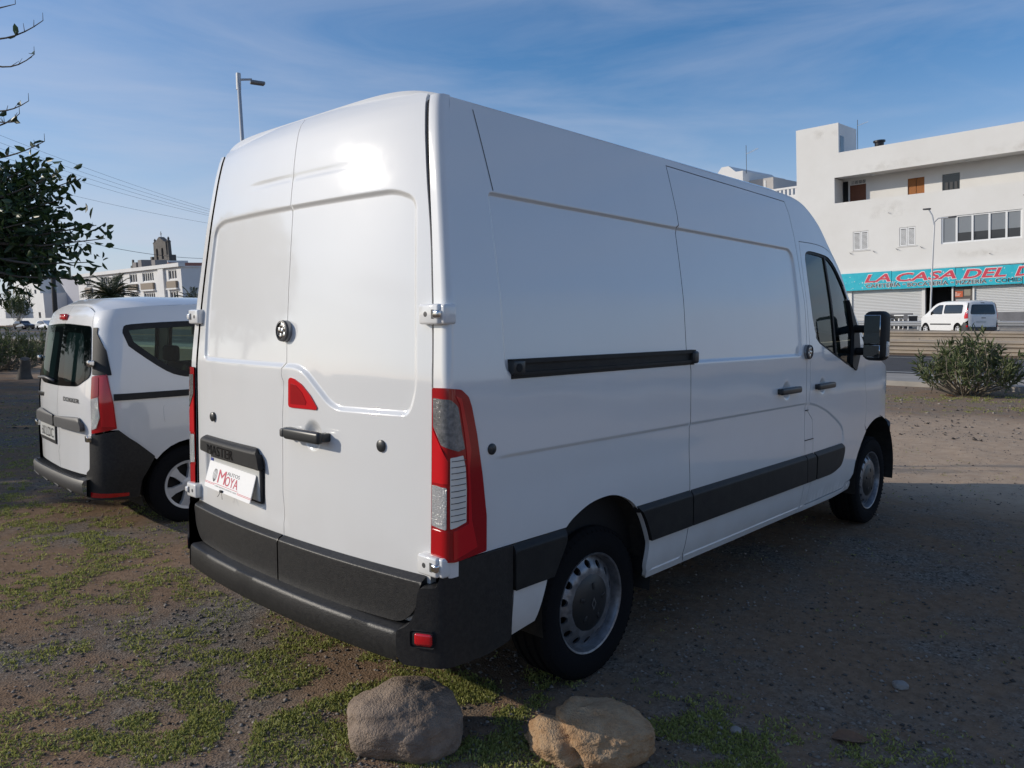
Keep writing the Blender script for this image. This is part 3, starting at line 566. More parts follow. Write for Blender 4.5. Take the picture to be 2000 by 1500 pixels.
h = MB(); c = rb(.225, 1.143, .044); h.rbox(c, (.262, .030, .050), .014, 4); h.rbox(rb(.335, 1.143, .02), (.04, .05, .036), .008, 2); h.rbox(rb(.09, 1.143, .02), (.05, .045, .038), .008, 2)
hd = h.build('door_handle', HANDLE, dr, auto=40); MB().rbox(rb(.066, 1.14, .036), (.028, .02, .036), .008, 3).build('key_cover', GREY, hd, auto=40)
disc(MB(), rb(.655, 1.14, -.004), .023, (0.05, -1, 0), .014).build('door_plug', HANDLE, dr, auto=40); disc(MB(), rb(-.693, 1.138, -.004), .023, (-.05, -1, 0), .014).build('door_plug', HANDLE, dl, auto=40)
puck(rb(0.003, 1.564, -.016), (0, -1, .04), dr)
# name bar, number plate
BAR = fillet([(-.805, .965), (-.80, 1.03), (-.775, 1.042), (-.215, 1.042), (-.175, 1.01), (-.155, .945), (-.22, .952), (-.60, .955)], .014, 4)
def bar_map(x, z): o = .002+.026*sstep((1.046-z)/.03); return np.stack([x, Yr(x, z)-o, z], 1)
bar = panel('name_bar', BAR, bar_map, BLACK, dl, .025, feats=[strip_pts([(-.8, 1.03), (-.16, 1.03)], (-.018, -.01, 0, .008), .03, False)], lip=.03)
text('bar_lettering', 'MASTER', lambda a, b: rb(-.70+a, .962+b, .0315), .30, .046, mat('gloss_black', (.012, .012, .012), .18), bar)
pr = MB()
def yplane(x): return float(Yr(np.array([x]), np.array([.87]))[0])
def pq(x0, x1, z0, z1, o0, o1): return [(x0, yplane(x0)-o0, z0), (x1, yplane(x1)-o0, z0), (x1, yplane(x1)-o1, z1), (x0, yplane(x0)-o1, z1)]
def slab(front, th=.004): v = [Vector(q) for q in front]; n = Vector((0, 1, 0))*th; return MB().put(v+[q+n for q in v], [(0, 1, 2, 3), (7, 6, 5, 4), (0, 4, 5, 1), (1, 5, 6, 2), (2, 6, 7, 3), (3, 7, 4, 0)])
slab(pq(-.71, -.172, .792, .948, .006, .006), .012).build('plate_frame', INK, dl)
slab(pq(-.700, -.180, .802, .940, .009, .009)).build('number_plate', PLATE, dl); slab(pq(-.697, -.668, .918, .938, .0105, .0105), .002).build('plate_flag', mat('blue_ink', lin(52, 70, 150), .5), dl)
for sx_, dpar in ((1, dr), (-1, dl)): MB().tube([(sx_*(float(xe_(z))-.002-(.005*float(sstep((z-1.85)/.4)) if sx_ > 0 else 0)), float(ye_(z))+.012, z) for z in np.linspace(.72, 2.41, 30)], [.0075+(.004*float(sstep((z-1.85)/.4)) if sx_ > 0 else 0) for z in np.linspace(.72, 2.41, 30)], 6).build('gap_shade_strip', DARK, dpar)  # black tube added in each rear door gap to paint its shade
# hinges
for sx_, dpar in ((1, dr), (-1, dl)):
    for z in (1.630, .740):
        xg = float(xe_(z)); hb = MB(); yc = float(ye_(z)); hb.rbox((sx_*(xg+.012), yc-.012, z), (.105, .05, .072), .009, 3); hb.rbox((sx_*(xg+.070), yc+.004, z), (.030, .06, .070), .009, 3)
        ho = hb.build('hinge', PAINT, dpar, auto=40); disc(MB(), (sx_*(xg-.002), yc-.0365, z), .0095, (0, -1, 0), .0012, 16).build('hinge_bolt', GREY, ho)
        MB().rbox((sx_*(xg+.055), yc-.018, z), (.034, .052, .030), .008, 3).build('hinge_pin', CHROME if sx_ > 0 else PAINT, ho, auto=40)
        MB().box((sx_*(xg+.036)-.006, yc-.0385, z-.016), (sx_*(xg+.036)+.006, yc-.03, z+.016)).build('hinge_slot', GREY, ho)
# roof, windscreen, bonnet, nose
def ed(y, z): return (float(S(y, z-.005))+.0009, y, z-.005)
ECM = [((.832, .275, 2.38), (.225, 2.433)), ((.8305, .262, 2.423), (.208, 2.480))]+[(ed(y, z), (yc, zc)) for (y, z), (yc, zc) in [((.40, 2.425), (.40, 2.488)), ((1.0, 2.422), (1.0, 2.488)), ((2.0, 2.414), (2.0, 2.488)), ((3.0, 2.405), (3.05, 2.487)), ((3.28, 2.385), (3.40, 2.462)), ((3.44, 2.338), (3.55, 2.42)), ((3.60, 2.24), (3.80, 2.25)), ((3.734, 2.097), (4.0, 2.07)), ((3.878, 1.957), (4.2, 1.89)), ((3.964, 1.82), (4.36, 1.74)), ((4.03, 1.73), (4.46, 1.64)), ((4.185, 1.58), (4.62, 1.50)), ((4.30, 1.49), (4.72, 1.42)), ((4.42, 1.402), (4.8, 1.38)), ((4.742, 1.306), (5.05, 1.31)), ((4.986, 1.245), (5.25, 1.24)), ((5.16, 1.13), (5.42, 1.14)), ((5.27, .98), (5.50, 1.0)), ((5.29, .76), (5.56, .76)), ((5.29, .40), (5.55, .38))]]
dn = densify(ECM, .06); ys = [e[0][1] for e in dn]; zs = [e[0][2] for e in dn]
i1 = next(i for i, e in enumerate(dn) if e[0][1] >= 3.36); i2 = next(i for i, e in enumerate(dn) if e[0][1] >= 4.28); i3 = next(i for i, e in enumerate(dn) if e[0][2] <= 1.14 and e[0][1] > 5); i4 = next(i for i, e in enumerate(dn) if e[0][2] <= .80 and e[0][1] > 5)
loft('roof', dn, (0, i1+1), PAINT, van, k=6.); loft('windscreen', dn, (i1, i2+1), GLASS, van, k=2.6); loft('bonnet', dn, (i2, i3+1), PAINT, van, k=3.); loft('grille', dn, (i3, i4+1), BLACK, van, k=4.); loft('front_bumper', dn, (i4, len(dn)), BLACK, van, k=5.)
for s_ in (1, -1):
    FBM = path_fn([(.905, 5.06), (.895, 5.12), (.86, 5.22), (.79, 5.31), (.68, 5.40)], .02); f_ = lambda d, z: np.stack([s_*(FBM[0](d)+.004), FBM[1](d), z], 1)
    panel('bumper_corner', [(.005, .74), (.40, .80), (.40, .36), (.12, .36), (.07, .52)], f_, BLACK, van, .05, sign=s_)
MB().tube([(0.28, 3.55, 2.41), (.27, 3.48, 2.50), (.265, 3.43, 2.60)], .005, 6).build('aerial', BLACK, van)
# rear bumper
bb = MB(); prof = [(.03, .372), (.006, .378), (0., .39), (0, .474), (.004, .487), (.014, .494), (.13, .500), (.13, .46)]
xsb = np.linspace(-.822, .822, 140)
V = []; F = []
for x in xsb:
    y0 = -.046+.050*(abs(x)/.83)**2.3
    for dy, z in prof: V.append((x, y0+dy+(.0016*noise.noise(Vector((x*9, z*40, 0))) if .38 < z < .497 else 0), z))
for i in range(len(xsb)-1):
    for j in range(len(prof)-1): a = i*len(prof)+j; F.append((a, a+1, a+len(prof)+1, a+len(prof)))
bst = MB().put(V, F).build('rear_bumper', BLACKW, van, auto=38)
BP = path_fn([(.80, -.010), (.83, .002), (.90, .036), (.948, .062), (.974, .079), (.988, .098), (.996, .125), (1.004, .2), (1.009, .3), (1.008, .46)], .008)
def bc_map(d, z): k = 0*d; return np.stack([BP[0](d), BP[1](d)+k, z], 1)
BC = fillet([(.026, .40), (.026, .496), (.075, .520), (.105, .58), (.110, .64), (.122, .662), (.182, .666), (.215, .757), (.545, .757), (.545, .60), (.535, .39), (.40, .372), (.05, .374)], [.02, .01, .03, .05, .02, .01, .01, .01, 0, 0, .02, .02, .02], 4)
for s_ in (1, -1):
    f_ = bc_map if s_ > 0 else mirr(bc_map)
    bc = panel('bumper_corner', BC, f_, BLACKW, van, .03, lip=.07, sign=s_)
    rf = MB().rbox((s_*.924, .044, .478), (.072, .014, .046), .010, 3, Matrix.Rotation(s_*.47, 4, 'Z')); rf.build('reflector', RED_B, bc, auto=40)
    fr_ = MB().rbox((s_*.920, .044, .478), (.094, .010, .062), .012, 3, Matrix.Rotation(s_*.47, 4, 'Z')); fr_.build('reflector_surround', DARK, bc, auto=40)
# underbody, black gap backing, wheel wells, cab interior
ub = MB(); ub.box((-.80, .14, .36), (.80, 5.2, .50)); ub.box((-.93, 1.42, .39), (.93, 4.05, .46)); ub.build('underbody', DARK, van)
sh = MB(); sh.put([(x*sx_, y, z) for y in (.235, 3.10) for x, z in ((.86, .50), (.92, 1.2), (.80, 2.25)) for sx_ in (1, -1)], [(0, 2, 3, 1), (2, 4, 5, 3), (6, 7, 9, 8), (8, 9, 11, 10), (0, 6, 8, 2), (2, 8, 10, 4), (1, 3, 9, 7), (3, 5, 11, 9), (4, 10, 11, 5), (0, 1, 7, 6)]); sh.build('gap_backing', DARK, van)  # unseen black box added inside so nothing bright shows through the gaps
for cy, ry in ((1.04, .40), (4.71, .43)):
    for s_ in (1, -1):
        V = []; F = []; n = 24
        for i in range(n+1):
            t = math.radians(-12+204*i/n)
            for x in (.60, .965 if cy < 2 else .925): V.append((s_*x, cy+ry*math.cos(t), .40+(ry+.035)*math.sin(t)))
        for i in range(n): F.append((2*i, 2*i+1, 2*i+3, 2*i+2))
        k = len(V); V.append((s_*.60, cy, .40)); F += [(2*i, 2*i+2, k) for i in range(n)]
        MB().put(V, F).build('wheel_well', mat('dusty_black', (.012, .012, .012), .9, col2=(.035, .030, .025), nscale=12), van)
ci = MB(); ci.box((-.86, 3.12, .5), (.86, 4.6, .56)); ci.box((-.84, 3.10, .5), (.84, 3.13, 1.62)); ci.rbox((0, 4.42, 1.18), (1.7, .42, .34), .08, 3); ci.build('cab_trim', SEAT, van, auto=40)
for sx_ in (.50, 0.06, -.50):
    q = MB(); q.rbox((sx_, 3.50, .86), (.46, .50, .16), .05, 3); q.rbox((sx_, 3.28, 1.20), (.44, .14, .62), .05, 3, Matrix.Rotation(-.12, 4, 'X')); q.rbox((sx_, 3.235, 1.60), (.26, .09, .19), .04, 3); q.build('seat', SEAT, van, auto=40)
sw = MB(); sw.lathe([(.19+.014*math.cos(t), .014*math.sin(t)) for t in np.linspace(0, 2*math.pi, 9)[:-1]], lambda x, y, a: Vector((-.48, 4.14, 1.28))+Matrix.Rotation(math.radians(55), 3, 'X') @ Vector((x, y, a)), 28, True); sw.build('steering_wheel', BLACK, van, auto=60)
# wheels
def make_wheel(par, c, sx_, R=.345, W=.215, rr=.222, style='steel', front=False):
    def fn(x, y, a): return (c[0]+sx_*a, c[1]+x, c[2]+y)
    H = W/2; prof = [(rr-.005, -H*.9), (rr+.012, -H), (R-.05, -H*1.04), (R-.012, -H*.93), (R-.001, -H*.80)]
    for g_ in (-.5, 0, .5):
        a = g_*H; prof += [(R, a-.012), (R-.009, a-.007), (R-.009, a+.007), (R, a+.012)]
    prof += [(R-.001, H*.80), (R-.012, H*.93), (R-.03, H*1.0), (R-.05, H*1.045), (R-.075, H*1.05), (rr+.020, H*1.0), (rr+.006, H*.93), (rr-.006, H*.90)]
    wo = bpy.data.objects.new('wheel', None); C.objects.link(wo); wo.parent = par
    MB().lathe(prof, fn, 72).build('tyre', RUBBER, wo, auto=35)
    tb = MB(); nb = 64
    for k in range(nb):
        t = 2*math.pi*k/nb; ca, sa = math.cos(t), math.sin(t); ta = Vector((0, -sa, ca)); ra = Vector((0, ca, sa)); o = Vector(c)
        for e in (1, -1):
            a0, a1 = sx_*e*H*.80, sx_*e*H*1.0; p0 = o+ra*(R-.003)+Vector((a0, 0, 0)); p1 = o+ra*(R-.022)+Vector((a1, 0, 0)); w_ = .0055; up = ra*.0022+Vector((sx_*e*.0016, 0, 0))
            tb.put([p0-ta*w_, p0+ta*w_, p1+ta*w_, p1-ta*w_, p0-ta*w_+up, p0+ta*w_+up, p1+ta*w_+up, p1-ta*w_+up], [(4, 5, 6, 7), (0, 4, 7, 3), (1, 2, 6, 5), (3, 7, 6, 2), (0, 1, 5, 4)])
    tb.build('tread_blocks', RUBBER, wo, kind='stuff')
    if style == 'steel':
        disc_a = H*.84; MB().lathe([(rr-.016, H*.2), (rr-.014, H*.75), (rr-.004, H*.93), (rr+.004, H*.96), (rr+.006, H*.90), (rr-.002, H*.86), (rr-.012, H*.5), (.200, disc_a-.055), (.205, disc_a-.03)], fn, 72).build('rim', RIM, wo, auto=40)
        def dm(t, r): h_ = disc_a-.030+.030*sstep((.205-r)/.06); return np.stack([c[0]+sx_*h_, c[1]+r*np.cos(t), c[2]+r*np.sin(t)], 1)
        V = []; F = []; nh = 14
        for k in range(nh):
            t0 = 2*math.pi*k/nh; dt = 2*math.pi/nh; rc = .174; rh = .0175
            ring = [(t0+dt/2+rh*math.cos(a)/rc, rc+rh*math.sin(a)) for a in np.linspace(0, 2*math.pi, 17)[:-1]]
            outl = [(t0+dt*i/6, .120) for i in range(6)]+[(t0+dt, .120+.087*i/5) for i in range(5)]+[(t0+dt-dt*i/6, .207) for i in range(6)]+[(t0, .207-.087*i/5) for i in range(5)]
            pts = outl+ring; ed_ = [(i, (i+1) % len(outl)) for i in range(len(outl))]+[(len(outl)+i, len(outl)+(i+1) % 16) for i in range(16)]
            r_ = delaunay_2d_cdt([Vector((p[0]*.17, p[1])) for p in pts], ed_, [], 1, 1e-6); P2 = np.array([v[:] for v in r_[0]]); P2[:, 0] /= .17; T = [t for t in r_[2]]; cen = np.array([P2[list(t)].mean(0) for t in T])
            kp = ~inpoly(cen, ring); q = len(V); V += dm(P2[:, 0], P2[:, 1]).tolist(); F += [tuple(q+i for i in t) for t, k_ in zip(T, kp) if k_]
            q = len(V); rg = arr(ring); P3 = dm(rg[:, 0], rg[:, 1]); V += P3.tolist()+(P3-np.array([sx_*.012, 0, 0])).tolist(); F += [(q+i, q+(i+1) % 16, q+16+(i+1) % 16, q+16+i) for i in range(16)]
        MB().put(V, F).build('wheel_disc', RIM, wo, auto=40)
        cap = MB(); ca_ = H*1.0; cap.lathe([(.0005, ca_+.004), (.05, ca_+.002), (.105, ca_-.006), (.135, ca_-.022), (.142, ca_-.05), (.130, ca_-.07)], fn, 56)
        hc = cap.build('hub_cap', mat('hub_cap_plastic', (.018, .019, .020), .42), wo, auto=35)
        lg = MB(); s1, s2 = .030, .017
        o_ = [(0, s1), (s2, 0), (0, -s1), (-s2, 0)]; i_ = [(x*.62, y*.62) for x, y in o_]
        lg.put([fn(a, b, ca_+.0065) for a, b in o_+i_], [(i, (i+1) % 4, 4+(i+1) % 4, 4+i) for i in range(4)]); lg.build('hub_emblem', mat('emblem_grey', (.22, .22, .22), .35, .6), hc)

        for k in range(5):
            t = k*2*math.pi/5+.25; MB().rbox(fn(.078*math.cos(t), .078*math.sin(t), ca_-.002), (.008, .030, .016), .003, 2, Matrix.Rotation(t, 4, 'X')).build('cap_rib', MATS['hub_cap_plastic'], hc, auto=40)

        MB().lathe([(.21, -H*.5), (.0005, -H*.5)], fn, 32).build('brake_drum', DARK, wo)
    else:
        MB().lathe([(rr-.012, 0), (rr-.012, H*.75), (rr+.002, H*.95), (rr+.005, H*.9)], fn, 60).build('rim', RIM, wo, auto=40)
        V = MB(); ns = 6 if style == 'six' else 5
        for k in range(ns):
            t = 2*math.pi*k/ns+.3
            def P(r, dt, a): return fn(r*math.cos(t+dt), r*math.sin(t+dt), a)
            a1, a0 = H*.92, H*.55
            for (r0, w0, r1, w1) in ((.045, .55, .13, .20), (.13, .20, .185, .24), (.185, .24, rr-.004, .42)):
                V.put([P(r0, -w0, a1), P(r0, w0, a1), P(r1, w1, a1-.004), P(r1, -w1, a1-.004), P(r0, -w0*1.05, a0), P(r0, w0*1.05, a0), P(r1, w1*1.08, a0), P(r1, -w1*1.08, a0)], [(0, 1, 2, 3), (0, 4, 7, 3)[::-1], (1, 5, 6, 2), (3, 2, 6, 7)])
        V.lathe([(.0005, H*1.0), (.045, H*.98), (.058, H*.90), (.06, H*.5)], fn, 32); V.lathe([(rr-.02, H*.90), (rr+.001, H*.96), (rr+.003, H*.86)], fn, 60)
        V.build('wheel_trim', mat('silver_trim', (.60, .60, .60), .42, .3), wo, auto=35)
        MB().lathe([(rr-.005, H*.3), (.0005, H*.3)], fn, 40).build('brake_disc', DARK, wo)
    return wo
for s_ in (1, -1):
    make_wheel(van, (s_*.822, 1.03, .345), s_); make_wheel(van, (s_*.785, 4.706, .345), s_)
    ax = MB().tube([(0, 1.03, .345), (s_*.80, 1.03, .345)], .05, 10).build('axle', DARK, van)
# dealer board hung over the number plate
brd = thing('dealer_board', 'white cardboard dealer board with red lettering hung over the van number plate', 'sign')
X0, X1 = -.697, -.200
def bpt(a, b, o=0.):    # a across, b up from the lower left corner
    t = b/.122; x = X0+a; y = yplane(-.45)-.012-.034*(1-t)+.058*0+(abs(x)/.91)**2.2*.0; y = yplane(X0)+(yplane(X1)-yplane(X0))*(a/(X1-X0))-.014-.036*(1-t)-o
    return Vector((x+.0*b, y, .803+b-.008*a/.5))
pts = [(0, 0), (X1-X0, 0), (X1-X0, .122), (0, .122)]; rpz = fillet(pts, .008, 4)
n_ = len(rpz); MB().put([bpt(a, b) for a, b in rpz]+[bpt(a, b, -.004) for a, b in rpz], [tuple(range(n_)), tuple(range(2*n_-1, n_-1, -1))]+[(i, (i+1) % n_, n_+(i+1) % n_, n_+i) for i in range(n_)]).build('board', mat('white_card', (.84, .83, .81), .5), brd)
text('lettering', 'M', lambda a, b: bpt(.130+a, .036+b, .001), .080, .060, REDINK, brd, offset=0); text('lettering', 'OYA', lambda a, b: bpt(.212+a, .034+b, .001), .138, .044, REDINK, brd, offset=.004)
text('lettering', 'AUTOS', lambda a, b: bpt(.218+a, .082+b, .001), .132, .016, GREYINK, brd)
text('small_lettering', 'COMPRA-VENTA VEHICULOS NUEVOS Y USADOS', lambda a, b: bpt(.115+a, .016+b, .001), .235, .006, GREYINK, brd)
for (a0, a1, b0) in ((.0, .108, .0255), (.0, .108, .0205), (.108, .36, .0275), (.358, .497, .0215), (.358, .497, .0165)): MB().put([bpt(a0, b0, .001), bpt(a1, b0, .001), bpt(a1, b0+.002, .001), bpt(a0, b0+.002, .001)], [(0, 1, 2, 3)]).build('red_rule', REDINK, brd)
lg = MB()
for k in range(4): lg.tube([bpt(.092+.020*(k/3-.5)*2*math.sin(t), .066+.028*math.cos(t), .0015) for t in np.linspace(.25, 2.9, 8)], .0008, 4)
lg.tube([bpt(.083, .045, .0015), bpt(.092, .036, .0015), bpt(.102, .045, .0015)], .0022, 4); lg.build('board_logo', GREYINK, brd)
MB().tube([bpt(.20, .006, .004), bpt(.19, -.016, .006), bpt(.178, -.022, .004)], .0014, 5).tube([bpt(.205, .006, .004), bpt(.225, -.010, .006), bpt(.235, -.026, .004)], .0014, 5).rbox(bpt(.204, .006, .005), (.022, .008, .012), .002, 2).build('board_clip', INK, brd, auto=40)

# ------------------------------------------------------------------ small vans
def small_van(root, P, cfg):
    W = cfg.get('W', .875); LEN = cfg.get('L', 4.36)
    PX, PY, PD = path_fn([(0, 0), (.3, .004), (.5, .013), (.64, .028), (.73, .050), (.79, .080), (.83, .12), (.855, .175), (.868, .25), (.874, .36), (.875, .60), (.875, 3.2), (.865, 3.6), (.84, 3.9), (.78, 4.12), (.66, 4.27)], .03)
    zs = smooth_fn([.15, .25, .5, .9, 1.05, 1.25, 1.5, 1.65, 1.74, 1.80, 1.85], [.93, .95, .988, 1, 1, .98, .935, .905, .878, .845, .80], .03)
    yz = smooth_fn([.1, .4, 1.0, 1.2, 1.6, 1.70, 1.76, 1.85], [.03, .03, .035, .055, .115, .150, .20, .3], .03)
    def base(off=0.):
        def f(d, z):
            a = np.abs(d); e = .004; x = PX(a); y = PY(a); tx = PX(a+e)-PX(a-e); ty = PY(a+e)-PY(a-e); l = np.hypot(tx, ty); fade = 1-sstep((y-.3)/.9)
            return np.stack([np.sign(d+1e-12)*(x*zs(z)*W/.875+off*ty/l), y+yz(z)*fade-off*tx/l, z], 1)
        return f
    sy = np.interp(.25, PY(np.linspace(0, 2, 2001)), np.linspace(0, 2, 2001))-.25
    D = lambda y: y+sy                      # side position -> path distance
    G = cfg['gap']                          # door edge in d
    m_ = cfg['paint']
    top = cfg.get('top', [(.30, 1.735), (.9, 1.762), (2.3, 1.765), (2.65, 1.70), (2.95, 1.55), (3.25, 1.33), (3.42, 1.20)])
    def arch(cy, r, a, b, n=14): return [(D(cy+r*math.cos(math.radians(t))), .31+r*math.sin(math.radians(t))) for t in np.linspace(a, b, n)]
    ra, fa = cfg.get('rear_axle', .74), cfg.get('front_axle', 3.55)
    wins = cfg['wins']
    sidep = [(G, .80), (G, 1.10), (G-.03, 1.40), (G-.07, 1.69)]+[(D(y), z) for y, z in top]+[(D(3.75), 1.05), (D(4.05), .92), (D(4.22), .74), (D(4.22), .5), (D(3.95), .40)]+arch(fa, .37, 8, 172)+[(D(fa-.40), .26), (D(ra+.42), .26)]+arch(ra, .37, -6, 140)
    sidep += cfg['rear_low']
    for s in (1, -1):
        f = base() if s > 0 else mirr(base())
        Dz = lambda y, z: D(y-float(yz(z))*(1-float(sstep((y-.3)/.9))))
        holes = [inset([(Dz(y, z), z) for y, z in w_], .006) for w_ in wins]
        bs = panel('body_side', sidep, f, m_, root, .07, holes=holes, sign=s)
        for w_ in wins:
            ol = [(Dz(y, z), z) for y, z in w_]; g = base(-.004) if s > 0 else mirr(base(-.004)); panel('window_pane', ol, g, cfg['glass'], bs, .1, lip=0, sign=s)
            g2 = base(.002) if s > 0 else mirr(base(.002)); panel('window_border', ol, g2, BLACK, bs, .06, holes=[inset(ol, cfg['border'])], lip=.004, sign=s)
        for nm, pl, mm, off in cfg['side_parts']:
            g = base(off) if s > 0 else mirr(base(off)); panel(nm, [(Dz(y, z), z) for y, z in pl], g, mm, bs, .05, lip=.012, sign=s)
        for nm, pl, mm, off, subs in cfg['corner_parts']:
            g = base(off) if s > 0 else mirr(base(off)); cp = panel(nm, fillet(pl, .01, 3), g, mm, root, .03, lip=.02, sign=s, bstep=.02)
            for nm2, pl2, mm2, off2 in subs: g = base(off2) if s > 0 else mirr(base(off2)); panel(nm2, fillet(pl2, .006, 3), g, mm2, cp, .03, lip=.004, sign=s, bstep=.02)
    # roof loft: edge follows the body top
    def edge(y, z): q = base()(np.array([D(y)]), np.array([z]))[0]; return tuple(q)
    e0 = base()(np.array([G-.07]), np.array([1.69]))[0]
    zc = cfg.get('roof', 1.825)
    EC = [((e0[0]-.004, e0[1]+.02, 1.65), (float(yz(1.75))+.03, 1.71)), ((e0[0], e0[1]+.0, e0[2]), (float(yz(1.75))+.012, 1.753)), (edge(.30, 1.735), (.30, zc-.025)), (edge(.6, 1.75), (.6, zc))]+[(edge(y, z), c_) for (y, z), c_ in zip(top[2:], [(2.4, zc), (2.85, zc-.06), (3.2, 1.62), (3.5, 1.40), (3.62, 1.25)])]+[(edge(3.75, 1.05), (3.85, 1.16)), (edge(4.05, .92), (4.15, 1.05)), (edge(4.22, .74), (4.32, .85)), (edge(4.22, .30), (4.34, .32))]
    dn_ = densify(EC, .08); k1 = next(i for i, e in enumerate(dn_) if e[0][1] >= 2.55); k2 = next(i for i, e in enumerate(dn_) if e[0][2] <= 1.22); k3 = next(i for i, e in enumerate(dn_) if e[0][2] <= .76)
    loft('roof', dn_, (0, k1+1), m_, root, k=3.6); loft('windscreen', dn_, (k1, k2+1), cfg['glass'], root, k=2.5); loft('bonnet', dn_, (k2, k3+1), m_, root, k=2.6); loft('front_bumper', dn_, (k3, len(dn_)), GREY, root, k=4)
    MB().box((-.70, .35, .24), (.70, 4.1, .42)).build('underbody', DARK, root); MB().box((-.74, .60, .42), (.74, 3.6, .52)).build('cabin_floor', SEAT, root)
    for s in (1, -1):
        for cy in (ra, fa):
            V = []; F = []; n = 18
            for i in range(n+1):
                t = math.radians(-20+220*i/n)
                for x in (.50, .845): V.append((s*x*W/.875, cy+.375*math.cos(t), .31+.375*math.sin(t)))
            for i in range(n): F.append((2*i, 2*i+1, 2*i+3, 2*i+2))
            k = len(V); V.append((s*.5, cy, .31)); F += [(2*i, 2*i+2, k) for i in range(n)]
            MB().put(V, F).build('wheel_well', DARK, root)
            make_wheel(root, (s*(W-.115), cy, .31), s, R=.312, W=.19, rr=.195, style='six')
    for x in (.38, -.38):
        q = MB(); q.rbox((x, 2.25, .66), (.48, .5, .2), .06, 3); q.rbox((x, 2.02, 1.0), (.46, .13, .62), .05, 3, Matrix.Rotation(-.15, 4, 'X')); q.rbox((x, 1.96, 1.40), (.26, .08, .18), .03, 3); q.build('seat', SEAT, root, auto=40)
        q = MB(); q.rbox((x, 1.15, .95), (.50, .12, .60), .05, 3, Matrix.Rotation(-.15, 4, 'X')); q.rbox((x, 1.10, 1.32), (.25, .08, .15), .03, 3); q.build('seat', SEAT, root, auto=40)
    return base, D, yz, PX, PY
# --- the white passenger van beside the panel van
dok = thing('passenger_van', 'small white van with rear windows and unpainted dark bumper parked left of the panel van', 'van', (-4.03, .36, -.01), (0, 0, math.radians(-2.5)))
G1 = .705
# corner drawing coordinates: d along the plan path; side y = d - .5 or so
SYD = None
_px, _py, _pd = path_fn([(0, 0), (.3, .004), (.5, .013), (.64, .028), (.73, .050), (.79, .080), (.83, .12), (.855, .175), (.868, .25), (.874, .36), (.875, .60), (.875, 3.2)], .03)
_t = np.linspace(0, 2, 2001)
YZG = smooth_fn([.1, .4, 1.0, 1.2, 1.6, 1.70, 1.76, 1.85], [.03, .03, .035, .055, .115, .150, .20, .3], .03)
def K(y, z): return (float(np.interp(y-float(YZG(z)), _py(_t), _t)), z)
def DY(y): return float(np.interp(y, _py(_t), _t))       # path distance where the plan path reaches y
TLD = [(G1+.005, .77), (G1+.005, 1.205), K(.172, 1.222), K(.196, 1.0), K(.21, .81)]
cfg = dict(paint=PAINT2, gap=G1, glass=GLASSD, border=.045, rear_low=[K(.34, .69), K(.22, .80)],
    wins=[smoothline([(.293, 1.53), (.305, 1.58), (.36, 1.597), (.56, 1.612), (.83, 1.623), (1.12, 1.625), (1.16, 1.60), (1.16, 1.20), (1.12, 1.175), (.80, 1.176), (.683, 1.191), (.582, 1.232), (.438, 1.334), (.325, 1.431)], 2),
          [(1.24, 1.60), (1.26, 1.625), (2.0, 1.63), (2.03, 1.60), (2.03, 1.18), (1.24, 1.18)], [(2.13, 1.62), (2.5, 1.625), (2.72, 1.55), (2.98, 1.38), (3.12, 1.24), (3.10, 1.16), (2.13, 1.18)]],
    side_parts=[('slide_rail', [(.195, 1.024), (.195, 1.074), (1.15, 1.084), (1.15, 1.035)], BLACK, .012), ('fuel_flap', fillet([(.55, .83), (.545, .97), (.76, .975), (.76, .83)], .03, 4), PAINT2, .003), ('side_moulding', [(1.25, .50), (1.25, .62), (2.9, .62), (2.9, .50)], BLACK, .014)],
    corner_parts=[('tail_light', TLD, RED, .006, [('brake_lens', [(G1+.105, .83), (G1+.085, 1.20), K(.166, 1.212), K(.190, 1.0), K(.20, .825)], RED_B, .010), ('indicator_lens', [(G1+.008, 1.045), (G1+.008, 1.195), (G1+.078, 1.20), (G1+.082, 1.06)], RED_D, .010), ('reversing_lens', [(G1+.012, .80), (G1+.010, 1.035), (G1+.08, 1.05), (G1+.095, .90), (G1+.06, .815)], CLEAR, .010)]),
                  ('pillar_cover', [(G1+.006, 1.215), (G1-.030, 1.57), (G1+.03, 1.572), K(.155, 1.53), K(.183, 1.40), K(.198, 1.215)], BLACK, .006, []),
                  ('bumper_corner', [(.66, .27), (.66, .47), (.70, .50), (G1, .60), (G1+.004, .755), K(.215, .795), K(.34, .695), K(.47, .575), K(.37, .40), K(.35, .27)], BLACKW, .022, [('fog_reflector', [(.72, .285), (.72, .325), (DY(.25), .315), (DY(.25), .29)], RED, .026)])])
base, Dd, yz, _, _ = small_van(dok, None, cfg)
GLS = fillet([(-.655, 1.585), (0, 1.61), (.645, 1.585), (.695, 1.20), (.47, 1.115), (0, 1.095), (-.47, 1.10), (-.69, 1.17)], [.04, .3, .04, .06, .06, .3, .06, .06], 4)
SEA = [(.0, 1.750), (0, 1.0), (-.03, .90), (.03, .78), (.02, .62), (-.02, .56), (.02, .43)]
def dbase(off=0.): return base(off)
half = lambda s: [(s*.02 if i == 6 else x, z) for i, (x, z) in enumerate(SEA)]
edgeD = [(.632, 1.685), (.672, 1.40), (.700, 1.15), (.702, .80), (.702, .56), (.67, .50), (.62, .445)]
def clip_half(poly, right):
    o = []; p = [tuple(q) for q in poly]; n = len(p)
    for i in range(n):
        a, b = p[i], p[(i+1) % n]; ina, inb = (a[0] >= 0) == right, (b[0] >= 0) == right
        if ina: o.append(a)
        if ina != inb: t = a[0]/(a[0]-b[0]); o.append((0 if right else -0., a[1]+(b[1]-a[1])*t))
    return o
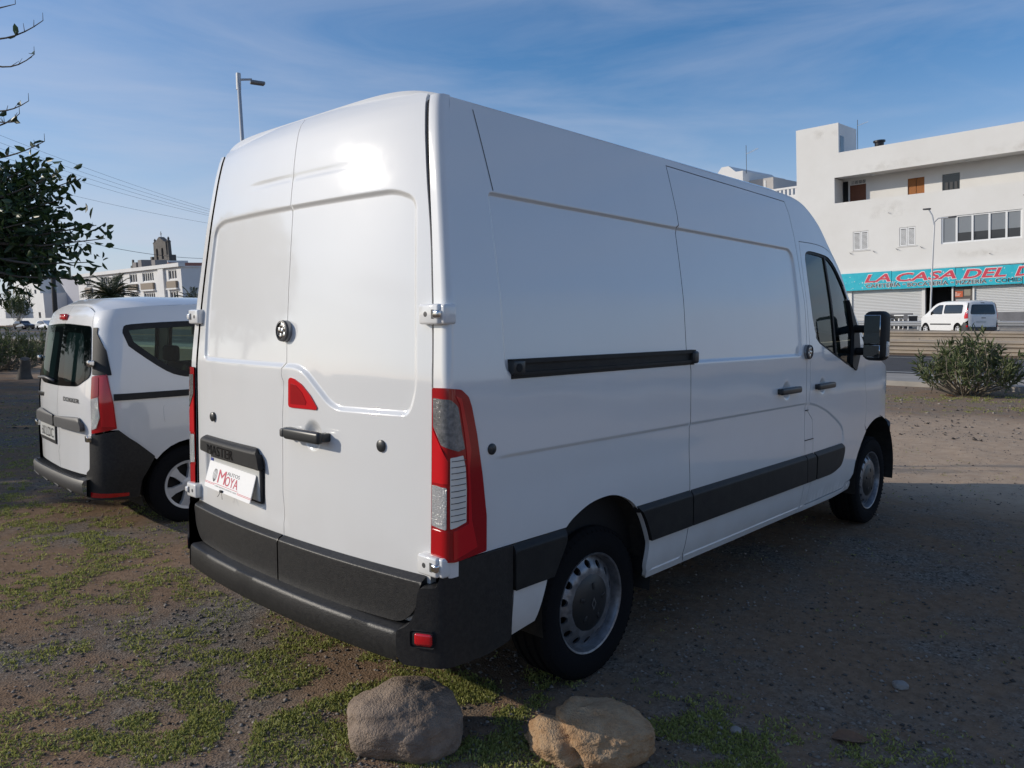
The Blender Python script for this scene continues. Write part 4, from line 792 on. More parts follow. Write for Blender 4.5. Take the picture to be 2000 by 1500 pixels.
for s in (1, -1):
    tp = [(s*x, 1.685+.065*(1-(x/.635)**3.6)) for x in np.linspace(.0, .632, 14)]
    pl = SEA[::-1]+tp[1:]+[(s*x, z) for x, z in edgeD]
    gh = inset(clip_half(GLS, s > 0), .004)
    d_ = panel('rear_door', inset(pl, .002), dbase(), PAINT2, dok, .05, lip=.03)
    gl = clip_half(GLS, s > 0); panel('window_surround', inset(gl, .003), dbase(.004), BLACK, d_, .05, holes=[fillet([(s*.10, 1.535), (s*.53, 1.525), (s*.56, 1.20), (s*.46, 1.155), (s*.13, 1.14)], .07, 5)], lip=.012)
    panel('window_pane', inset(gl, .004), dbase(.0065), GLASSD, d_, .08, lip=0)
    panel('cabin_view_sheet', fillet([(s*.10, 1.535), (s*.53, 1.525), (s*.56, 1.20), (s*.46, 1.155), (s*.13, 1.14)], .07, 5), dbase(.0015), mat('cabin_shade', (.10, .15, .13), .6), d_, .08, lip=0)  # opaque green sheet, coloured as the dim cabin seen through the glass
    HB = fillet([(s*.015, .86), (s*.53, .885), (s*.61, .84), (s*.62, .78), (s*.015, .775)], .03, 4)
    def hb_map(d, z): q = base(0.)(d, z); q[:, 1] -= .004+.035*sstep((.90-z)/.05); return q
    panel('handle_bar', HB, hb_map, GREY, d_, .03, lip=.03)
    for z in (1.30, .735):
        q = base()(np.array([s*.702]), np.array([z]))[0]; MB().rbox((q[0]+s*.01, q[1]-.02, z), (.05, .05, .05), .008, 2).build('hinge', CHROME, d_, auto=40)
def dq(x, z, o=0.): q = base()(np.array([x]), np.array([z]))[0]; return Vector((q[0], q[1]-o, z))
text('badge_lettering', 'DOKKER', lambda a, b: dq(.16+a, .988+b, .004), .36, .034, mat('badge_grey', (.05, .05, .05), .3, .5), dok, offset=.02)
MB().rbox(dq(-.53, 1.0, .003), (.20, .006, .036), .003, 2).build('maker_badge', mat('badge_grey', (.05, .05, .05), .3), dok, auto=40)
slabn = lambda x0, x1, z0, z1, o, th, nm, m_: MB().put([dq(x0, z0, o), dq(x1, z0, o), dq(x1, z1, o), dq(x0, z1, o), dq(x0, z0, o-th), dq(x1, z0, o-th), dq(x1, z1, o-th), dq(x0, z1, o-th)], [(0, 1, 2, 3), (7, 6, 5, 4), (0, 4, 5, 1), (1, 5, 6, 2), (2, 6, 7, 3), (3, 7, 4, 0)]).build(nm, m_, dok)
slabn(-.59, -.055, .615, .765, .012, .02, 'plate_frame', INK); slabn(-.58, -.065, .645, .757, .015, .004, 'number_plate', PLATE)
text('plate_lettering', '60 LDC', lambda a, b: dq(-.50+a, .662+b, .0165), .40, .078, mat('plate_ink', (.06, .06, .06), .5), dok)
MB().rbox(dq(-.06, 1.655, .012), (.16, .03, .05), .012, 3).build('brake_lamp', RED_B, dok, auto=40); MB().rbox(dq(-.15, 1.655, .012), (.03, .02, .012), .004, 2).build('washer_jet', INK, dok, auto=40)
MB().tube([dq(-.60, 1.14, .022), dq(-.30, 1.155, .03), dq(-.06, 1.135, .02)], .013, 8).build('wiper', GREY, dok, smooth=True)
bq = MB(); V = []; F = []; pr_ = [(.03, .285), (.0, .30), (-.02, .33), (-.024, .395), (-.012, .418), (.07, .43)]; xs_ = np.linspace(-.69, .69, 40)
for x in xs_:
    q = dq(x, .42); 
    for dy, z in pr_: V.append((x*1.0, q[1]-.05+dy+.0, z))
for i in range(len(xs_)-1):
    for j in range(len(pr_)-1): a = i*len(pr_)+j; F.append((a, a+1, a+len(pr_)+1, a+len(pr_)))
bo = MB().put(V, F).build('rear_bumper', mat('grey_bumper', (.040, .040, .041), .5, bump=.1, bscale=200), dok, auto=40)
for i in range(24): x = -.60+i*.05; q = dq(x, .42); MB().rbox((x, q[1]-.02, .4285), (.010, .07, .006), .002, 1).build('step_rib', BLACKW, bo)
for i in range(4): x = -.55+i*.32; q = dq(x, .3); MB().rbox((x, q[1]-.055, .315), (.16, .02, .012), .004, 2, Matrix.Rotation(.12, 4, 'Y')).build('skid_insert', GREY, bo, auto=40)
# --- white van parked diagonally in front of the cafe
kz = float(terr(0, 45))+.0
kang = thing('passenger_van', 'small white van parked diagonally before the cafe, its glazed side facing the road', 'van', (-6.75, 44.0, kz+.06), (0, 0, math.radians(47)))
cfg2 = dict(paint=PAINT2, gap=.745, glass=mat('dark_tinted_pane', (.012, .014, .018), .05, coat=.6), border=.02, W=.90, roof=1.83, rear_low=[(DY(.40), .34), (DY(.34), .58), (DY(.22), .66)],
    wins=[fillet([(.42, 1.60), (1.95, 1.62), (1.95, 1.15), (.42, 1.15)], .10, 5), fillet([(2.08, 1.62), (2.45, 1.62), (2.75, 1.50), (3.12, 1.22), (3.10, 1.14), (2.08, 1.12)], .05, 4)],
    side_parts=[('side_moulding', [(1.3, .56), (1.3, .63), (3.1, .63), (3.1, .56)], GREY, .014), ('fuel_flap', fillet([(.55, .86), (.55, 1.0), (.75, 1.0), (.75, .86)], .02, 3), PAINT2, .003)],
    corner_parts=[('tail_light', [(.765, .90), (.765, 1.38), (.81, 1.42), (.86, 1.30), (DY(.21), 1.0), (DY(.20), .88)], RED_B, .008, [('indicator_lens', [(.775, 1.16), (.775, 1.32), (.83, 1.33), (.85, 1.16)], CLEAR, .012)]), ('pillar_cover', [(.755, 1.40), (.74, 1.70), (.79, 1.70), (.845, 1.40)], GREY, .006, []),
                  ('bumper_corner', [(.50, .27), (.50, .42), (.77, .46), (.80, .66), (DY(.22), .70), (DY(.42), .45), (DY(.36), .27)], GREY, .022, [('fog_reflector', [(.77, .45), (.77, .54), (.84, .54), (.84, .45)], RED_B, .026)])])
base2, _, _, _, _ = small_van(kang, None, cfg2)
TG = [(x, 1.685+.065*(1-(abs(x)/.68)**3.6)) for x in np.linspace(-.675, .675, 14)]+[(.735, 1.2), (.742, .80), (.73, .45), (-.73, .45), (-.742, .8), (-.735, 1.2)]
tg = panel('tailgate', TG, base2(), PAINT2, kang, .07, lip=.03); panel('window_pane', fillet([(-.62, 1.61), (.62, 1.61), (.66, 1.10), (-.66, 1.10)], .09, 5), base2(.004), cfg2['glass'], tg, .07, lip=.006)
panel('number_plate', [(-.36, .66), (.16, .66), (.16, .77), (-.36, .77)], base2(.006), PLATE, tg, .1, lip=.004); panel('tailgate_handle', [(-.10, .905), (.12, .905), (.12, .94), (-.10, .94)], base2(.01), INK, tg, .1, lip=.01)
panel('brake_lamp', [(-.11, 1.685), (.11, 1.685), (.11, 1.71), (-.11, 1.71)], base2(.008), INK, tg, .1, lip=.006)
MB().rbox((-.90, 2.98, 1.17), (.12, .08, .16), .03, 3).build('mirror', BLACK, kang, auto=40); MB().rbox((.90, 2.98, 1.17), (.12, .08, .16), .03, 3).build('mirror', BLACK, kang, auto=40)
MB().box((-.70, -.01, .28), (.70, .06, .46)).build('rear_bumper', GREY, kang)
# --- two cars far along the road
def far_car(label, loc, rz, paint):
    r = thing('parked_car', label, 'car', loc, (0, 0, rz), 'cars parked far along the road')
    prof = [(0, .35), (.02, .75), (.12, .9), (.55, 1.38), (1.0, 1.45), (2.1, 1.45), (2.75, 1.0), (3.7, .85), (3.95, .6), (3.95, .3)]
    MB().prism(prof, lambda y, z, x: (x*(1 if z < 1.0 else .82), y, z), -.84, .84).build('body', paint, r)
    for s in (1, -1): MB().prism([(.62, 1.0), (.78, 1.34), (2.05, 1.36), (2.5, 1.0)], lambda y, z, x: (s*((.845 if z < 1.05 else .70)+x), y, z), -.01, .012).build('window_pane', GLASSD if 0 else mat('dark_tinted_pane', (.01, .01, .01), .05), r)
    MB().prism([(-.60, .95), (.60, .95), (.52, 1.33), (-.52, 1.33)], lambda x, z, y: (x, .16+(z-.95)*.86+y, z), -.02, .01).build('window_pane', MATS['dark_tinted_pane'], r)
    for s in (1, -1):
        for cy in (.75, 3.2): MB().lathe([(.0005, .1), (.2, .1), (.31, .08), (.31, -.08)], lambda x, y, a: (s*(.76+a), cy+x, .31+y), 24).build('wheel', RUBBER, r, auto=40)
        MB().rbox((s*.72, .03, .82), (.2, .06, .14), .02, 2).build('tail_light', RED, r)
    return r

# ------------------------------------------------------------------ buildings across the road
RENDER = mat('white_render', (.77, .755, .72), .9, col2=(.73, .71, .67), nscale=.55, detail=10)
RENDER2 = mat('white_render_far', (.76, .75, .73), .9, noise_amt=.08, nscale=.3)
STAIN = mat('weather_stain', (.56, .52, .45), .95, noise_amt=.25, nscale=2)
WFRAME = mat('white_frame', (.80, .80, .79), .4)
PANE = mat('dark_pane', (.035, .040, .046), .06, coat=.4); BLIND = mat('roller_blind', (.22, .24, .26), .7)
WOOD = mat('orange_wood', lin(160, 98, 40), .6, noise_amt=.2, nscale=4); WOODD = mat('brown_wood', lin(112, 62, 34), .6, noise_amt=.2, nscale=4)
TEAL = mat('teal_sign', lin(28, 172, 192), .5, col2=lin(52, 190, 205), nscale=2.2)
def tilt(O, tx, ty):
    Xv = Vector((1, 0, tx)).normalized(); Zv = Vector((-tx, -ty, 1)); Zv = (Zv-Xv*(Zv.dot(Xv))).normalized(); Yv = Zv.cross(Xv)
    return Matrix(((Xv.x, Yv.x, Zv.x, O[0]), (Xv.y, Yv.y, Zv.y, O[1]), (Xv.z, Yv.z, Zv.z, O[2]), (0, 0, 0, 1)))
def bthing(name, label, cat, M, group=None): o = thing(name, label, cat, group=group); o.matrix_world = M; return o
BM = tilt((-20.6, 54, 1.3), .024, .047)
bld = bthing('apartment_building', 'white three-storey building with a recessed top gallery above the cafe', 'building', BM)
# front wall with real openings (local x along facade, y into the building, z up)
def wall_with_holes(name, poly, holes, th, m, parent, y0=0.):
    pts = [tuple(p) for p in poly]; ed_ = [(i, (i+1) % len(poly)) for i in range(len(poly))]
    for h_ in holes:
        k = len(pts); pts += [tuple(p) for p in h_]; ed_ += [(k+i, k+(i+1) % len(h_)) for i in range(len(h_))]
    r = delaunay_2d_cdt([Vector(p) for p in pts], ed_, [], 1, 1e-6); P2 = np.array([v[:] for v in r[0]]); T = [t for t in r[2]]; cen = np.array([P2[list(t)].mean(0) for t in T]); kp = np.ones(len(T), bool)
    for h_ in holes: kp &= ~inpoly(cen, h_)
    V = [(x, y0, z) for x, z in P2]; F = [tuple(t) for t, k in zip(T, kp) if k]
    for h_ in [poly]+list(holes):
        k = len(V); n = len(h_); V += [(x, y0, z) for x, z in h_]+[(x, y0+th, z) for x, z in h_]; F += [(k+i, k+(i+1) % n, k+n+(i+1) % n, k+n+i) for i in range(n)]
    return MB().put(V, F).build(name, m, parent)
R = lambda x0, x1, z0, z1: [(x0, z0), (x1, z0), (x1, z1), (x0, z1)]
XE = 30
fw = wall_with_holes('front_wall', [(0, -3), (XE, -3), (XE, 11.72), (2.95, 11.72), (2.95, 13.72), (0, 13.72)], [[(2.65, 8.34), (XE-2, 8.15), (XE-2, 10.0), (2.65, 10.07)], R(3.86, 4.88, 5.0, 6.27), R(6.83, 7.81, 5.03, 6.24), R(9.32, 13.70, 4.95, 6.65), R(15.5, 19.9, 4.95, 6.65), R(3.75, 8.2, -.2, 2.3), R(8.38, 9.93, -.2, 2.3), R(10.02, 11.10, -.2, 2.3), R(11.2, 16.5, -.2, 2.3)], .22, RENDER, bld)
MB().box((.02, .22, -3), (.22, 11, 11.70)).build('side_wall', RENDER, bld); MB().box((XE-.22, .22, -3), (XE, 11, 11.7)).build('side_wall', RENDER, bld); MB().box((0, 11, -3), (XE, 11.2, 11.7)).build('back_wall', RENDER, bld)
MB().box((.22, .2, 10.75), (XE-.2, 11, 10.95)).build('roof', RENDER, bld); MB().box((.22, .2, 7.0), (XE-.2, 11, 7.2)).build('gallery_floor', RENDER, bld); MB().box((2.7, .23, 10.06), (XE-.2, 1.6, 10.2)).build('gallery_soffit', RENDER, bld)
MB().box((.22, .2, 3.4), (XE-.2, 11, 3.6)).build('floor_slab', RENDER, bld)
tw = MB(); tw.box((2.75, .22, 11.3), (2.95, 3.2, 13.70)); tw.box((.02, .22, 11.3), (.22, 3.2, 13.70)); tw.box((.02, 3.2, 11.3), (2.95, 3.4, 13.70)); tw.box((.2, .2, 13.3), (2.9, 3.3, 13.5)); tw.build('stair_tower', RENDER, bld)
MB().box((2.94, .28, 11.5), (2.965, .95, 12.9)).build('tower_door', PANE, bld)
wall_with_holes('gallery_wall', R(.3, XE-.3, 7.2, 10.1), [R(3.1, 4.2, 7.3, 9.60), R(6.87, 7.90, 7.3, 9.52), R(8.96, 9.98, 8.0, 9.48)], .12, RENDER, bld, 1.6)
MB().box((2.55, .25, 7.2), (2.64, 1.6, 10.05)).build('gallery_return', RENDER, bld)
MB().box((2.66, 1.55, 8.0), (3.0, 1.59, 9.9)).build('gallery_opening', DARK, bld)
MB().box((3.1, 1.66, 7.3), (4.2, 1.72, 9.60)).build('gallery_door', WOODD, bld); MB().box((6.87, 1.66, 7.3), (7.37, 1.72, 9.52)).build('gallery_shutter', WOOD, bld); MB().box((7.40, 1.66, 7.3), (7.90, 1.72, 9.52)).build('gallery_shutter', WOOD, bld)
MB().box((8.96, 1.68, 8.0), (9.98, 1.72, 9.48)).build('gallery_window', PANE, bld)
for i in range(3): MB().box((9.14+i*.27, 1.62, 8.25), (9.30+i*.27, 1.67, 8.95)).build('window_grille', GREY, bld)
for i in range(4): MB().box((3.22+i*.25, 1.60, 9.66), (3.42+i*.25, 1.64, 9.88)).build('glass_block', BLIND, bld)
for x in (4.9, 10.6): MB().lathe([(.0005, -.09), (.12, -.06), (.14, 0)], lambda a, b, t: (x+a, .9+b, 10.05+t), 16).build('ceiling_lamp', WFRAME, bld, auto=40)
# louvred windows
for x0, x1, z0, z1 in ((3.86, 4.88, 5.0, 6.27), (6.83, 7.81, 5.03, 6.24)):
    mid = (x0+x1)/2
    for a, b in ((x0+.02, mid-.01), (mid+.01, x1-.02)):
        f = MB(); f.box((a, .02, z0+.02), (a+.06, .07, z1-.02)); f.box((b-.06, .02, z0+.02), (b, .07, z1-.02)); f.box((a+.06, .02, z0+.02), (b-.06, .07, z0+.10)); f.box((a+.06, .02, z1-.10), (b-.06, .07, z1-.02)); so = f.build('window_shutter', WFRAME, bld)
        MB().box((a+.06, .065, z0+.1), (b-.06, .075, z1-.1)).build('shutter_back', DARK, so)
        for k in range(13): zz = z0+.13+k*(z1-z0-.25)/13; MB().box((a+.06, .02, zz), (b-.06, .06, zz+.045), Matrix.Translation((0, 0, 0))).build('slat', WFRAME, so)
    MB().box((x0-.12, -.04, z0-.06), (x1+.08, .06, z0)).build('window_sill', RENDER, bld)
    for xx in (x0-.22, x1+.28): MB().tube([(xx, 0, z0-.12), (xx+.06, -.10, z0-.14), (xx+.12, -.10, z0-.22), (xx+.18, -.10, z0-.22)], .016, 5).build('shutter_hook', GREY, bld)
def multi_window(x0, x1, z0, z1, divs):
    f = MB(); f.box((x0, .06, z0), (x1, .14, z0+.09)); f.box((x0, .06, z1-.09), (x1, .14, z1))
    for d in [x0+.04]+divs+[x1-.04]: f.box((d-.055, .055, z0), (d+.055, .145, z1))
    wf = f.build('window_frame', WFRAME, bld); xs = [x0]+divs+[x1]
    for i in range(len(xs)-1):
        MB().box((xs[i], .11, z0), (xs[i+1], .12, z1)).build('window_pane', PANE, bld); MB().box((xs[i]+.06, .104, z0+(0 if i == 0 else .62)), (xs[i+1]-.06, .109, z1)).build('roller_blind', BLIND, bld)
multi_window(9.32, 13.70, 4.95, 6.65, [10.18, 11.06, 11.98, 12.88]); multi_window(15.5, 19.9, 4.95, 6.65, [16.4, 17.3, 18.2, 19.1])
# ground floor
SHUT = mat('shutter_white', (.62, .62, .61), .5)
def shutter(x0, x1, z0, z1):
    V = []; F = []; zz = z0; i = 0
    while zz < z1: V += [(x0, .10, zz), (x1, .10, zz), (x0, .07, zz+.05), (x1, .07, zz+.05), (x0, .10, zz+.095), (x1, .10, zz+.095)]; F += [(i, i+1, i+3, i+2), (i+2, i+3, i+5, i+4)]; i += 6; zz += .10
    MB().put(V, F).build('roller_shutter', SHUT, bld)
shutter(3.75, 8.2, -.2, 2.3); shutter(11.2, 16.5, -.2, 2.3)
MB().box((8.38, 1.5, -.2), (9.93, 1.6, 2.3)).build('entrance_void', DARK, bld); MB().box((10.02, .08, -.2), (11.1, .12, 2.3)).build('notice_panel', mat('notice_brown', (.10, .085, .075), .6), bld)
MB().box((10.12, .055, 1.55), (10.55, .075, 1.92)).build('poster', mat('poster_orange', lin(196, 96, 60), .6), bld); text('poster_lettering', 'Bar', lambda a, b: (10.13+a, .05, 1.62+b), .30, .24, mat('poster_cream', lin(235, 205, 190), .6), bld)
MB().box((10.15, .055, .95), (10.95, .075, 1.42)).build('poster', mat('poster_grey', (.45, .43, .42), .6), bld); MB().box((10.62, .055, 1.62), (10.98, .075, 2.02)).build('poster', mat('poster_tan', (.30, .26, .20), .6), bld)
# stains are shallow patches of bleached render
def stain_mat():
    m = bpy.data.materials.new('weather_stain_film'); m.use_nodes = True; t = m.node_tree; b = t.nodes['Principled BSDF']; b.inputs['Base Color'].default_value = (.44, .38, .29, 1); b.inputs['Roughness'].default_value = .95
    tc_ = t.nodes.new('ShaderNodeTexCoord'); n = t.nodes.new('ShaderNodeTexNoise'); n.inputs['Scale'].default_value = 1.6; n.inputs['Detail'].default_value = 8; g_ = t.nodes.new('ShaderNodeTexGradient'); g_.gradient_type = 'SPHERICAL'
    mp_ = t.nodes.new('ShaderNodeMapping'); mp_.inputs['Location'].default_value = (-1, -1, 0); mp_.inputs['Scale'].default_value = (2, 2, 1); t.links.new(tc_.outputs['Generated'], mp_.inputs['Vector'])
    sw_ = t.nodes.new('ShaderNodeSeparateXYZ'); cb = t.nodes.new('ShaderNodeCombineXYZ'); t.links.new(tc_.outputs['Generated'], sw_.inputs[0]); t.links.new(sw_.outputs['X'], cb.inputs['X']); t.links.new(sw_.outputs['Z'], cb.inputs['Y']); t.links.new(cb.outputs[0], mp_.inputs['Vector'])
    t.links.new(mp_.outputs['Vector'], g_.inputs['Vector']); t.links.new(tc_.outputs['Object'], n.inputs['Vector']); r_ = t.nodes.new('ShaderNodeMapRange'); r_.inputs['From Min'].default_value = .42; r_.inputs['From Max'].default_value = .75; r_.inputs['To Max'].default_value = .26; t.links.new(n.outputs['Fac'], r_.inputs['Value'])
    mu = t.nodes.new('ShaderNodeMath'); mu.operation = 'MULTIPLY'; t.links.new(g_.outputs['Fac'], mu.inputs[0]); t.links.new(r_.outputs['Result'], mu.inputs[1]); t.links.new(mu.outputs[0], b.inputs['Alpha']); return m
SF = stain_mat()
for x0, x1, z0, z1 in ((3.3, 9.2, 9.95, 10.75), (10.6, 16, 9.9, 10.7), (4.2, 8.4, 6.9, 7.5), (.5, 3.2, 12.6, 13.6), (9.5, 14, 3.9, 4.6), (5, 7.5, 7.1, 8.2)):
    MB().put([(x0, -.006, z0), (x1, -.006, z0), (x1, -.006, z1), (x0, -.006, z1)], [(0, 1, 2, 3)]).build('weather_stain', SF, bld)
for x, z in ((12.0, 4.15), (6.15, 7.3), (13.75, 7.45)): MB().tube([(x, 0, z), (x+.06, -.12, z-.03)], .02, 5).build('wall_bracket', GREY, bld)
MB().tube([(3.8, 1.2, 11.9), (3.8, 1.2, 13.9)], .02, 5).build('aerial_mast', GREY, bld)
aer = MB(); aer.tube([(3.8, 1.2, 13.5), (4.5, 1.2, 13.65)], .012, 4)
for k in range(7): aer.tube([(3.9+k*.09, .95+.02*k, 13.52+k*.018), (3.9+k*.09, 1.45-.02*k, 13.52+k*.018)], .006, 4)
aer.build('roof_aerial', WFRAME, bld)
MB().lathe([(.0005, 12.3), (.38, 12.3), (.38, 12.18), (.30, 12.15), (.26, 11.6)], lambda a, b, t: (5.15+a, 1.4+b, t), 20).build('water_tank', mat('black_tank', (.015, .015, .02), .4), bld, auto=40)
# shop sign across the facade
sgn = bthing('shop_sign', 'long turquoise cafe sign with red and white lettering', 'sign', BM)
for i, (x0, x1) in enumerate(((3.0, 6.40), (6.43, 10.18), (10.21, 13.78), (13.81, 15.2))): MB().box((x0, -.26, 2.28-.008*(x0-3)), (x1, -.12, 3.46-.012*(x0-3))).build('sign_panel', TEAL, sgn)
MB().box((2.97, -.255, 3.46), (15.2, -.10, 3.50)).build('sign_trim', WFRAME, sgn)
def sfn(x0, z0, o): return lambda a, b: (x0+a, -.27-o, z0+b)
SR = mat('sign_red', lin(206, 66, 84), .5)
for wd, x0, x1, z0, h_ in (('LA', 4.70, 6.35, 2.78, .52), ('CASA', 6.72, 10.24, 2.73, .54), ('DEL', 10.62, 12.95, 2.69, .56), ('D', 13.42, 14.30, 2.68, .56)):
    text('lettering_outline', wd, sfn(x0-.04, z0-.04, .004), x1-x0+.08, h_+.08, WFRAME, sgn, shear=.25, offset=.045); text('lettering', wd, sfn(x0, z0, .012), x1-x0, h_, SR, sgn, shear=.25, offset=.022)
for wd, x0, x1, z0 in (('CAFETERÍA', 4.80, 6.96, 2.42), ('-', 7.12, 7.26, 2.52), ('BOCATERÍA', 7.40, 9.79, 2.38), ('-', 9.95, 10.09, 2.48), ('PIZZERÍA', 10.25, 11.92, 2.36), ('-', 12.08, 12.2, 2.46), ('COMID', 12.40, 13.76, 2.35)):
    hh = .30 if 'Í' in wd else (.04 if wd == '-' else .24); mm_ = 'M' in wd
    text('lettering_outline', wd, sfn(x0-.02, z0-.02, .004), x1-x0+.04, hh+.04, WFRAME, sgn, offset=0 if mm_ else .05); text('lettering', wd, sfn(x0, z0, .010), x1-x0, hh, INK, sgn, offset=0 if mm_ else .006)
st = MB()
for k in range(46):
    x = 3.2+random.random()*11.5; z = 2.4+random.random()*.95-.01*(x-3); r = .03+.06*random.random()
    V = []; 
    for j in range(8): a = j*math.pi/4; q = r if j % 2 == 0 else r*.25; V.append((x+q*math.cos(a), -.2625, z+q*math.sin(a)))
    st.put(V, [tuple(range(8))])
st.build('printed_stars', WFRAME, sgn, kind='stuff')
# cafe terrace: low grey walls, chairs, street lamp
fz = lambda y: float(terr(0, y))
def terrace_wall(label, x0, x1, y, h_): o = MB().box((x0, y, fz(y)-.1), (x1, y+.12, fz(y)+h_)).build('terrace_screen', mat('grey_screen', (.17, .17, .18), .7, noise_amt=.25, nscale=3), None); tag(o, label, 'screen')
terrace_wall('low grey screen wall of the cafe terrace beside the entrance', -14.8, -12.2, 51.2, .95); terrace_wall('low grey screen wall beyond the parked van beside the cafe chairs', -8.3, -4.5, 51.6, .95)
MB_ = MB().prism([(0, 0), (1.0, 0), (1.0, .55), (0, .95)], lambda a, b, t: (-13.6+a, 50.8+t, fz(50.8)+b), 0, .1).build('menu_board', INK, None); tag(MB_, 'black slanted board standing against the terrace screen', 'board')
def cafe_chair(x, y, rz, label):
    r = thing('terrace_chair', label, 'chair', (x, y, fz(y)), (0, 0, rz), 'white chairs on the cafe terrace')
    for sx in (-.27, .27):
        for sy in (-.25, .25): MB().box((sx-.03, sy-.03, 0), (sx+.03, sy+.03, .66)).build('leg', WFRAME, r)
        MB().box((sx-.035, -.28, .63), (sx+.035, .28, .67)).build('armrest', WFRAME, r)
    MB().box((-.27, -.25, .38), (.27, .25, .44)).build('seat', INK, r); MB().box((-.24, .23, .46), (.24, .27, .84)).build('backrest', INK, r); MB().box((-.30, .22, .84), (.30, .28, .90)).build('back_rail', WFRAME, r); MB().box((-.3, -.28, .30), (.3, -.24, .36)).build('stretcher', WFRAME, r)
cafe_chair(-5.2, 47.6, .35, 'white framed chair with black seat next to the parked white van'); cafe_chair(-4.1, 47.4, .1, 'second white framed chair with black seat counting from the parked white van')
cafe_chair(-11.8, 50.0, .3, 'white framed chair before the cafe shutters on the entrance side'); cafe_chair(-12.8, 50.2, -.2, 'white framed chair before the slanted black board at the cafe')
lp = thing('street_lamp', 'grey twin-arm street lamp standing before the cafe facade', 'lamp', tuple(BM @ Vector((10.0, -5, -.3))))
MB().tube([(0, 0, -.4), (0, 0, 4.5), (.02, 0, 6.3)], [.055, .045, .035], 8).build('pole', mat('galvanised', (.50, .51, .52), .5, .25), lp)
MB().tube([(0, 0, 6.2), (-.12, 0, 6.75), (-.32, 0, 7.1)], .045, 6).tube([(0, 0, 6.35), (.2, 0, 6.55), (.75, 0, 6.55)], .045, 6).build('arm', MATS['galvanised'], lp)
MB().rbox((-.42, 0, 7.14), (.42, .2, .09), .03, 2).build('lamp_head', GREY, lp, auto=40); MB().rbox((.95, 0, 6.56), (.42, .2, .09), .03, 2).build('lamp_head', GREY, lp, auto=40)
# guard rails
RAIL = mat('dusty_guard_rail', (.40, .33, .25), .65, .15, col2=(.30, .255, .205), nscale=1.2); RAILG = mat('grey_guard_rail', (.42, .43, .44), .5, .5)
def guard_rail(label, y, x0, x1, zs_, m_, post=4.0):
    r = thing('guard_rail', label, 'guard rail', ((x0+x1)/2, y, fz(y))); c0 = (x0+x1)/2
    wv = [(0, 0), (-.02, .02), (-.08, .06), (-.08, .11), (-.01, .145), (-.01, .165), (-.08, .20), (-.08, .25), (-.02, .29), (0, .31)]
    for z in zs_:
        V = []; F = []; xs = [x0-c0, x1-c0]
        for x in xs: V += [(x, a, z+b) for a, b in wv]
        n = len(wv); F = [(i, i+1, n+i+1, n+i) for i in range(n-1)]
        MB().put(V, F).build('beam', m_, r)
    x = x0-c0+1.0
    while x < x1-c0: MB().box((x-.05, .02, -.3), (x+.05, .14, zs_[-1]+.36)).build('post', m_, r); x += post
guard_rail('near dusty steel guard rail along the road with two stacked beams', 33.9, -60, 24, [.02, .345], RAIL); guard_rail('far dusty steel guard rail on the median before the cafe', 39.2, -60, 24, [.08, .40], RAIL); guard_rail('single beam grey guard rail behind the diagonally parked white van', 48.6, -40, 24, [.30], RAILG)
# block behind with stepped roof
b2 = thing('apartment_building', 'white building with a gabled rooftop parapet rising behind the van roof', 'building', (-31, 66, 1.5)); b2.matrix_world = tilt((-31, 66, 1.5), .02, .047)
MB().prism([(-14, -3), (.28, -3), (.28, 13.7), (-.4, 13.7), (-1.1, 14.3), (-1.8, 14.3), (-2.4, 13.6), (-14, 13.4)], lambda a, b, t: (a, t, b), 0, 9).build('front_wall', RENDER2, b2)
MB().box((.29, 1.2, -3), (2.6, 8, 12.9)).build('rear_block', mat('grey_render', (.52, .49, .46), .9, noise_amt=.1, nscale=.4), b2)
MB().box((1.72, 1.16, 11.0), (1.90, 1.21, 12.7)).build('chimney_flue', RENDER2, b2)
MB().box((2.6, .4, -3), (9, 8, 11.0)).build('low_block', RENDER2, b2)
for i in range(17): MB().box((2.75+i*.36, .42, 11.0), (2.93+i*.36, .52, 11.55)).build('baluster', RENDER2, b2)
MB().box((2.6, .38, 11.55), (9, .56, 11.72)).build('balustrade_rail', RENDER2, b2)
MB().tube([(.35, .6, 13.5), (.35, .6, 16.0)], .025, 5).build('aerial_mast', GREY, b2)
aer = MB(); aer.tube([(.35, .6, 15.2), (1.5, .6, 15.55)], .015, 4)
for k in range(8): aer.tube([(.5+k*.13, .3, 15.25+k*.04), (.5+k*.13, .9, 15.25+k*.04)], .01, 4)
aer.build('roof_aerial', WFRAME, b2)
# ------------------------------------------------------------------ buildings far to the left
LM = tilt((-157, 50, 1.2), 0., .047)
lb = bthing('terrace_building', 'long white two-storey building with parapet and brown window panels behind the palm', 'building', LM)
wins = []
for x0, x1 in ((7.4, 9.8), (14.5, 18.0), (20.5, 24.0), (26.9, 29.9), (32.0, 36.2), (41.5, 44.3)): wins += [(x0, x1, 6.7, 8.1), (x0, x1, 3.6, 4.95), (x0, x1, .4, 1.9)]
wall_with_holes('front_wall', R(3.2, 45.8, -4, 8.45), [R(*w_) for w_ in wins], .3, RENDER2, lb)
MB().box((45.5, .3, -4), (45.8, 14, 8.4)).build('side_wall', RENDER2, lb); MB().box((3.2, .3, -4), (3.5, 14, 8.4)).build('side_wall', RENDER2, lb); MB().box((3, .3, 8.4), (46, 14, 8.55)).build('roof', RENDER2, lb); MB().box((2.6, -.5, 8.45), (46.2, .5, 9.0)).build('parapet', RENDER2, lb)
MB().box((38.6, -.35, -4), (40.4, .01, 8.44)).build('pier', RENDER2, lb)
BROWN = mat('brown_panel', (.27, .22, .17), .8)
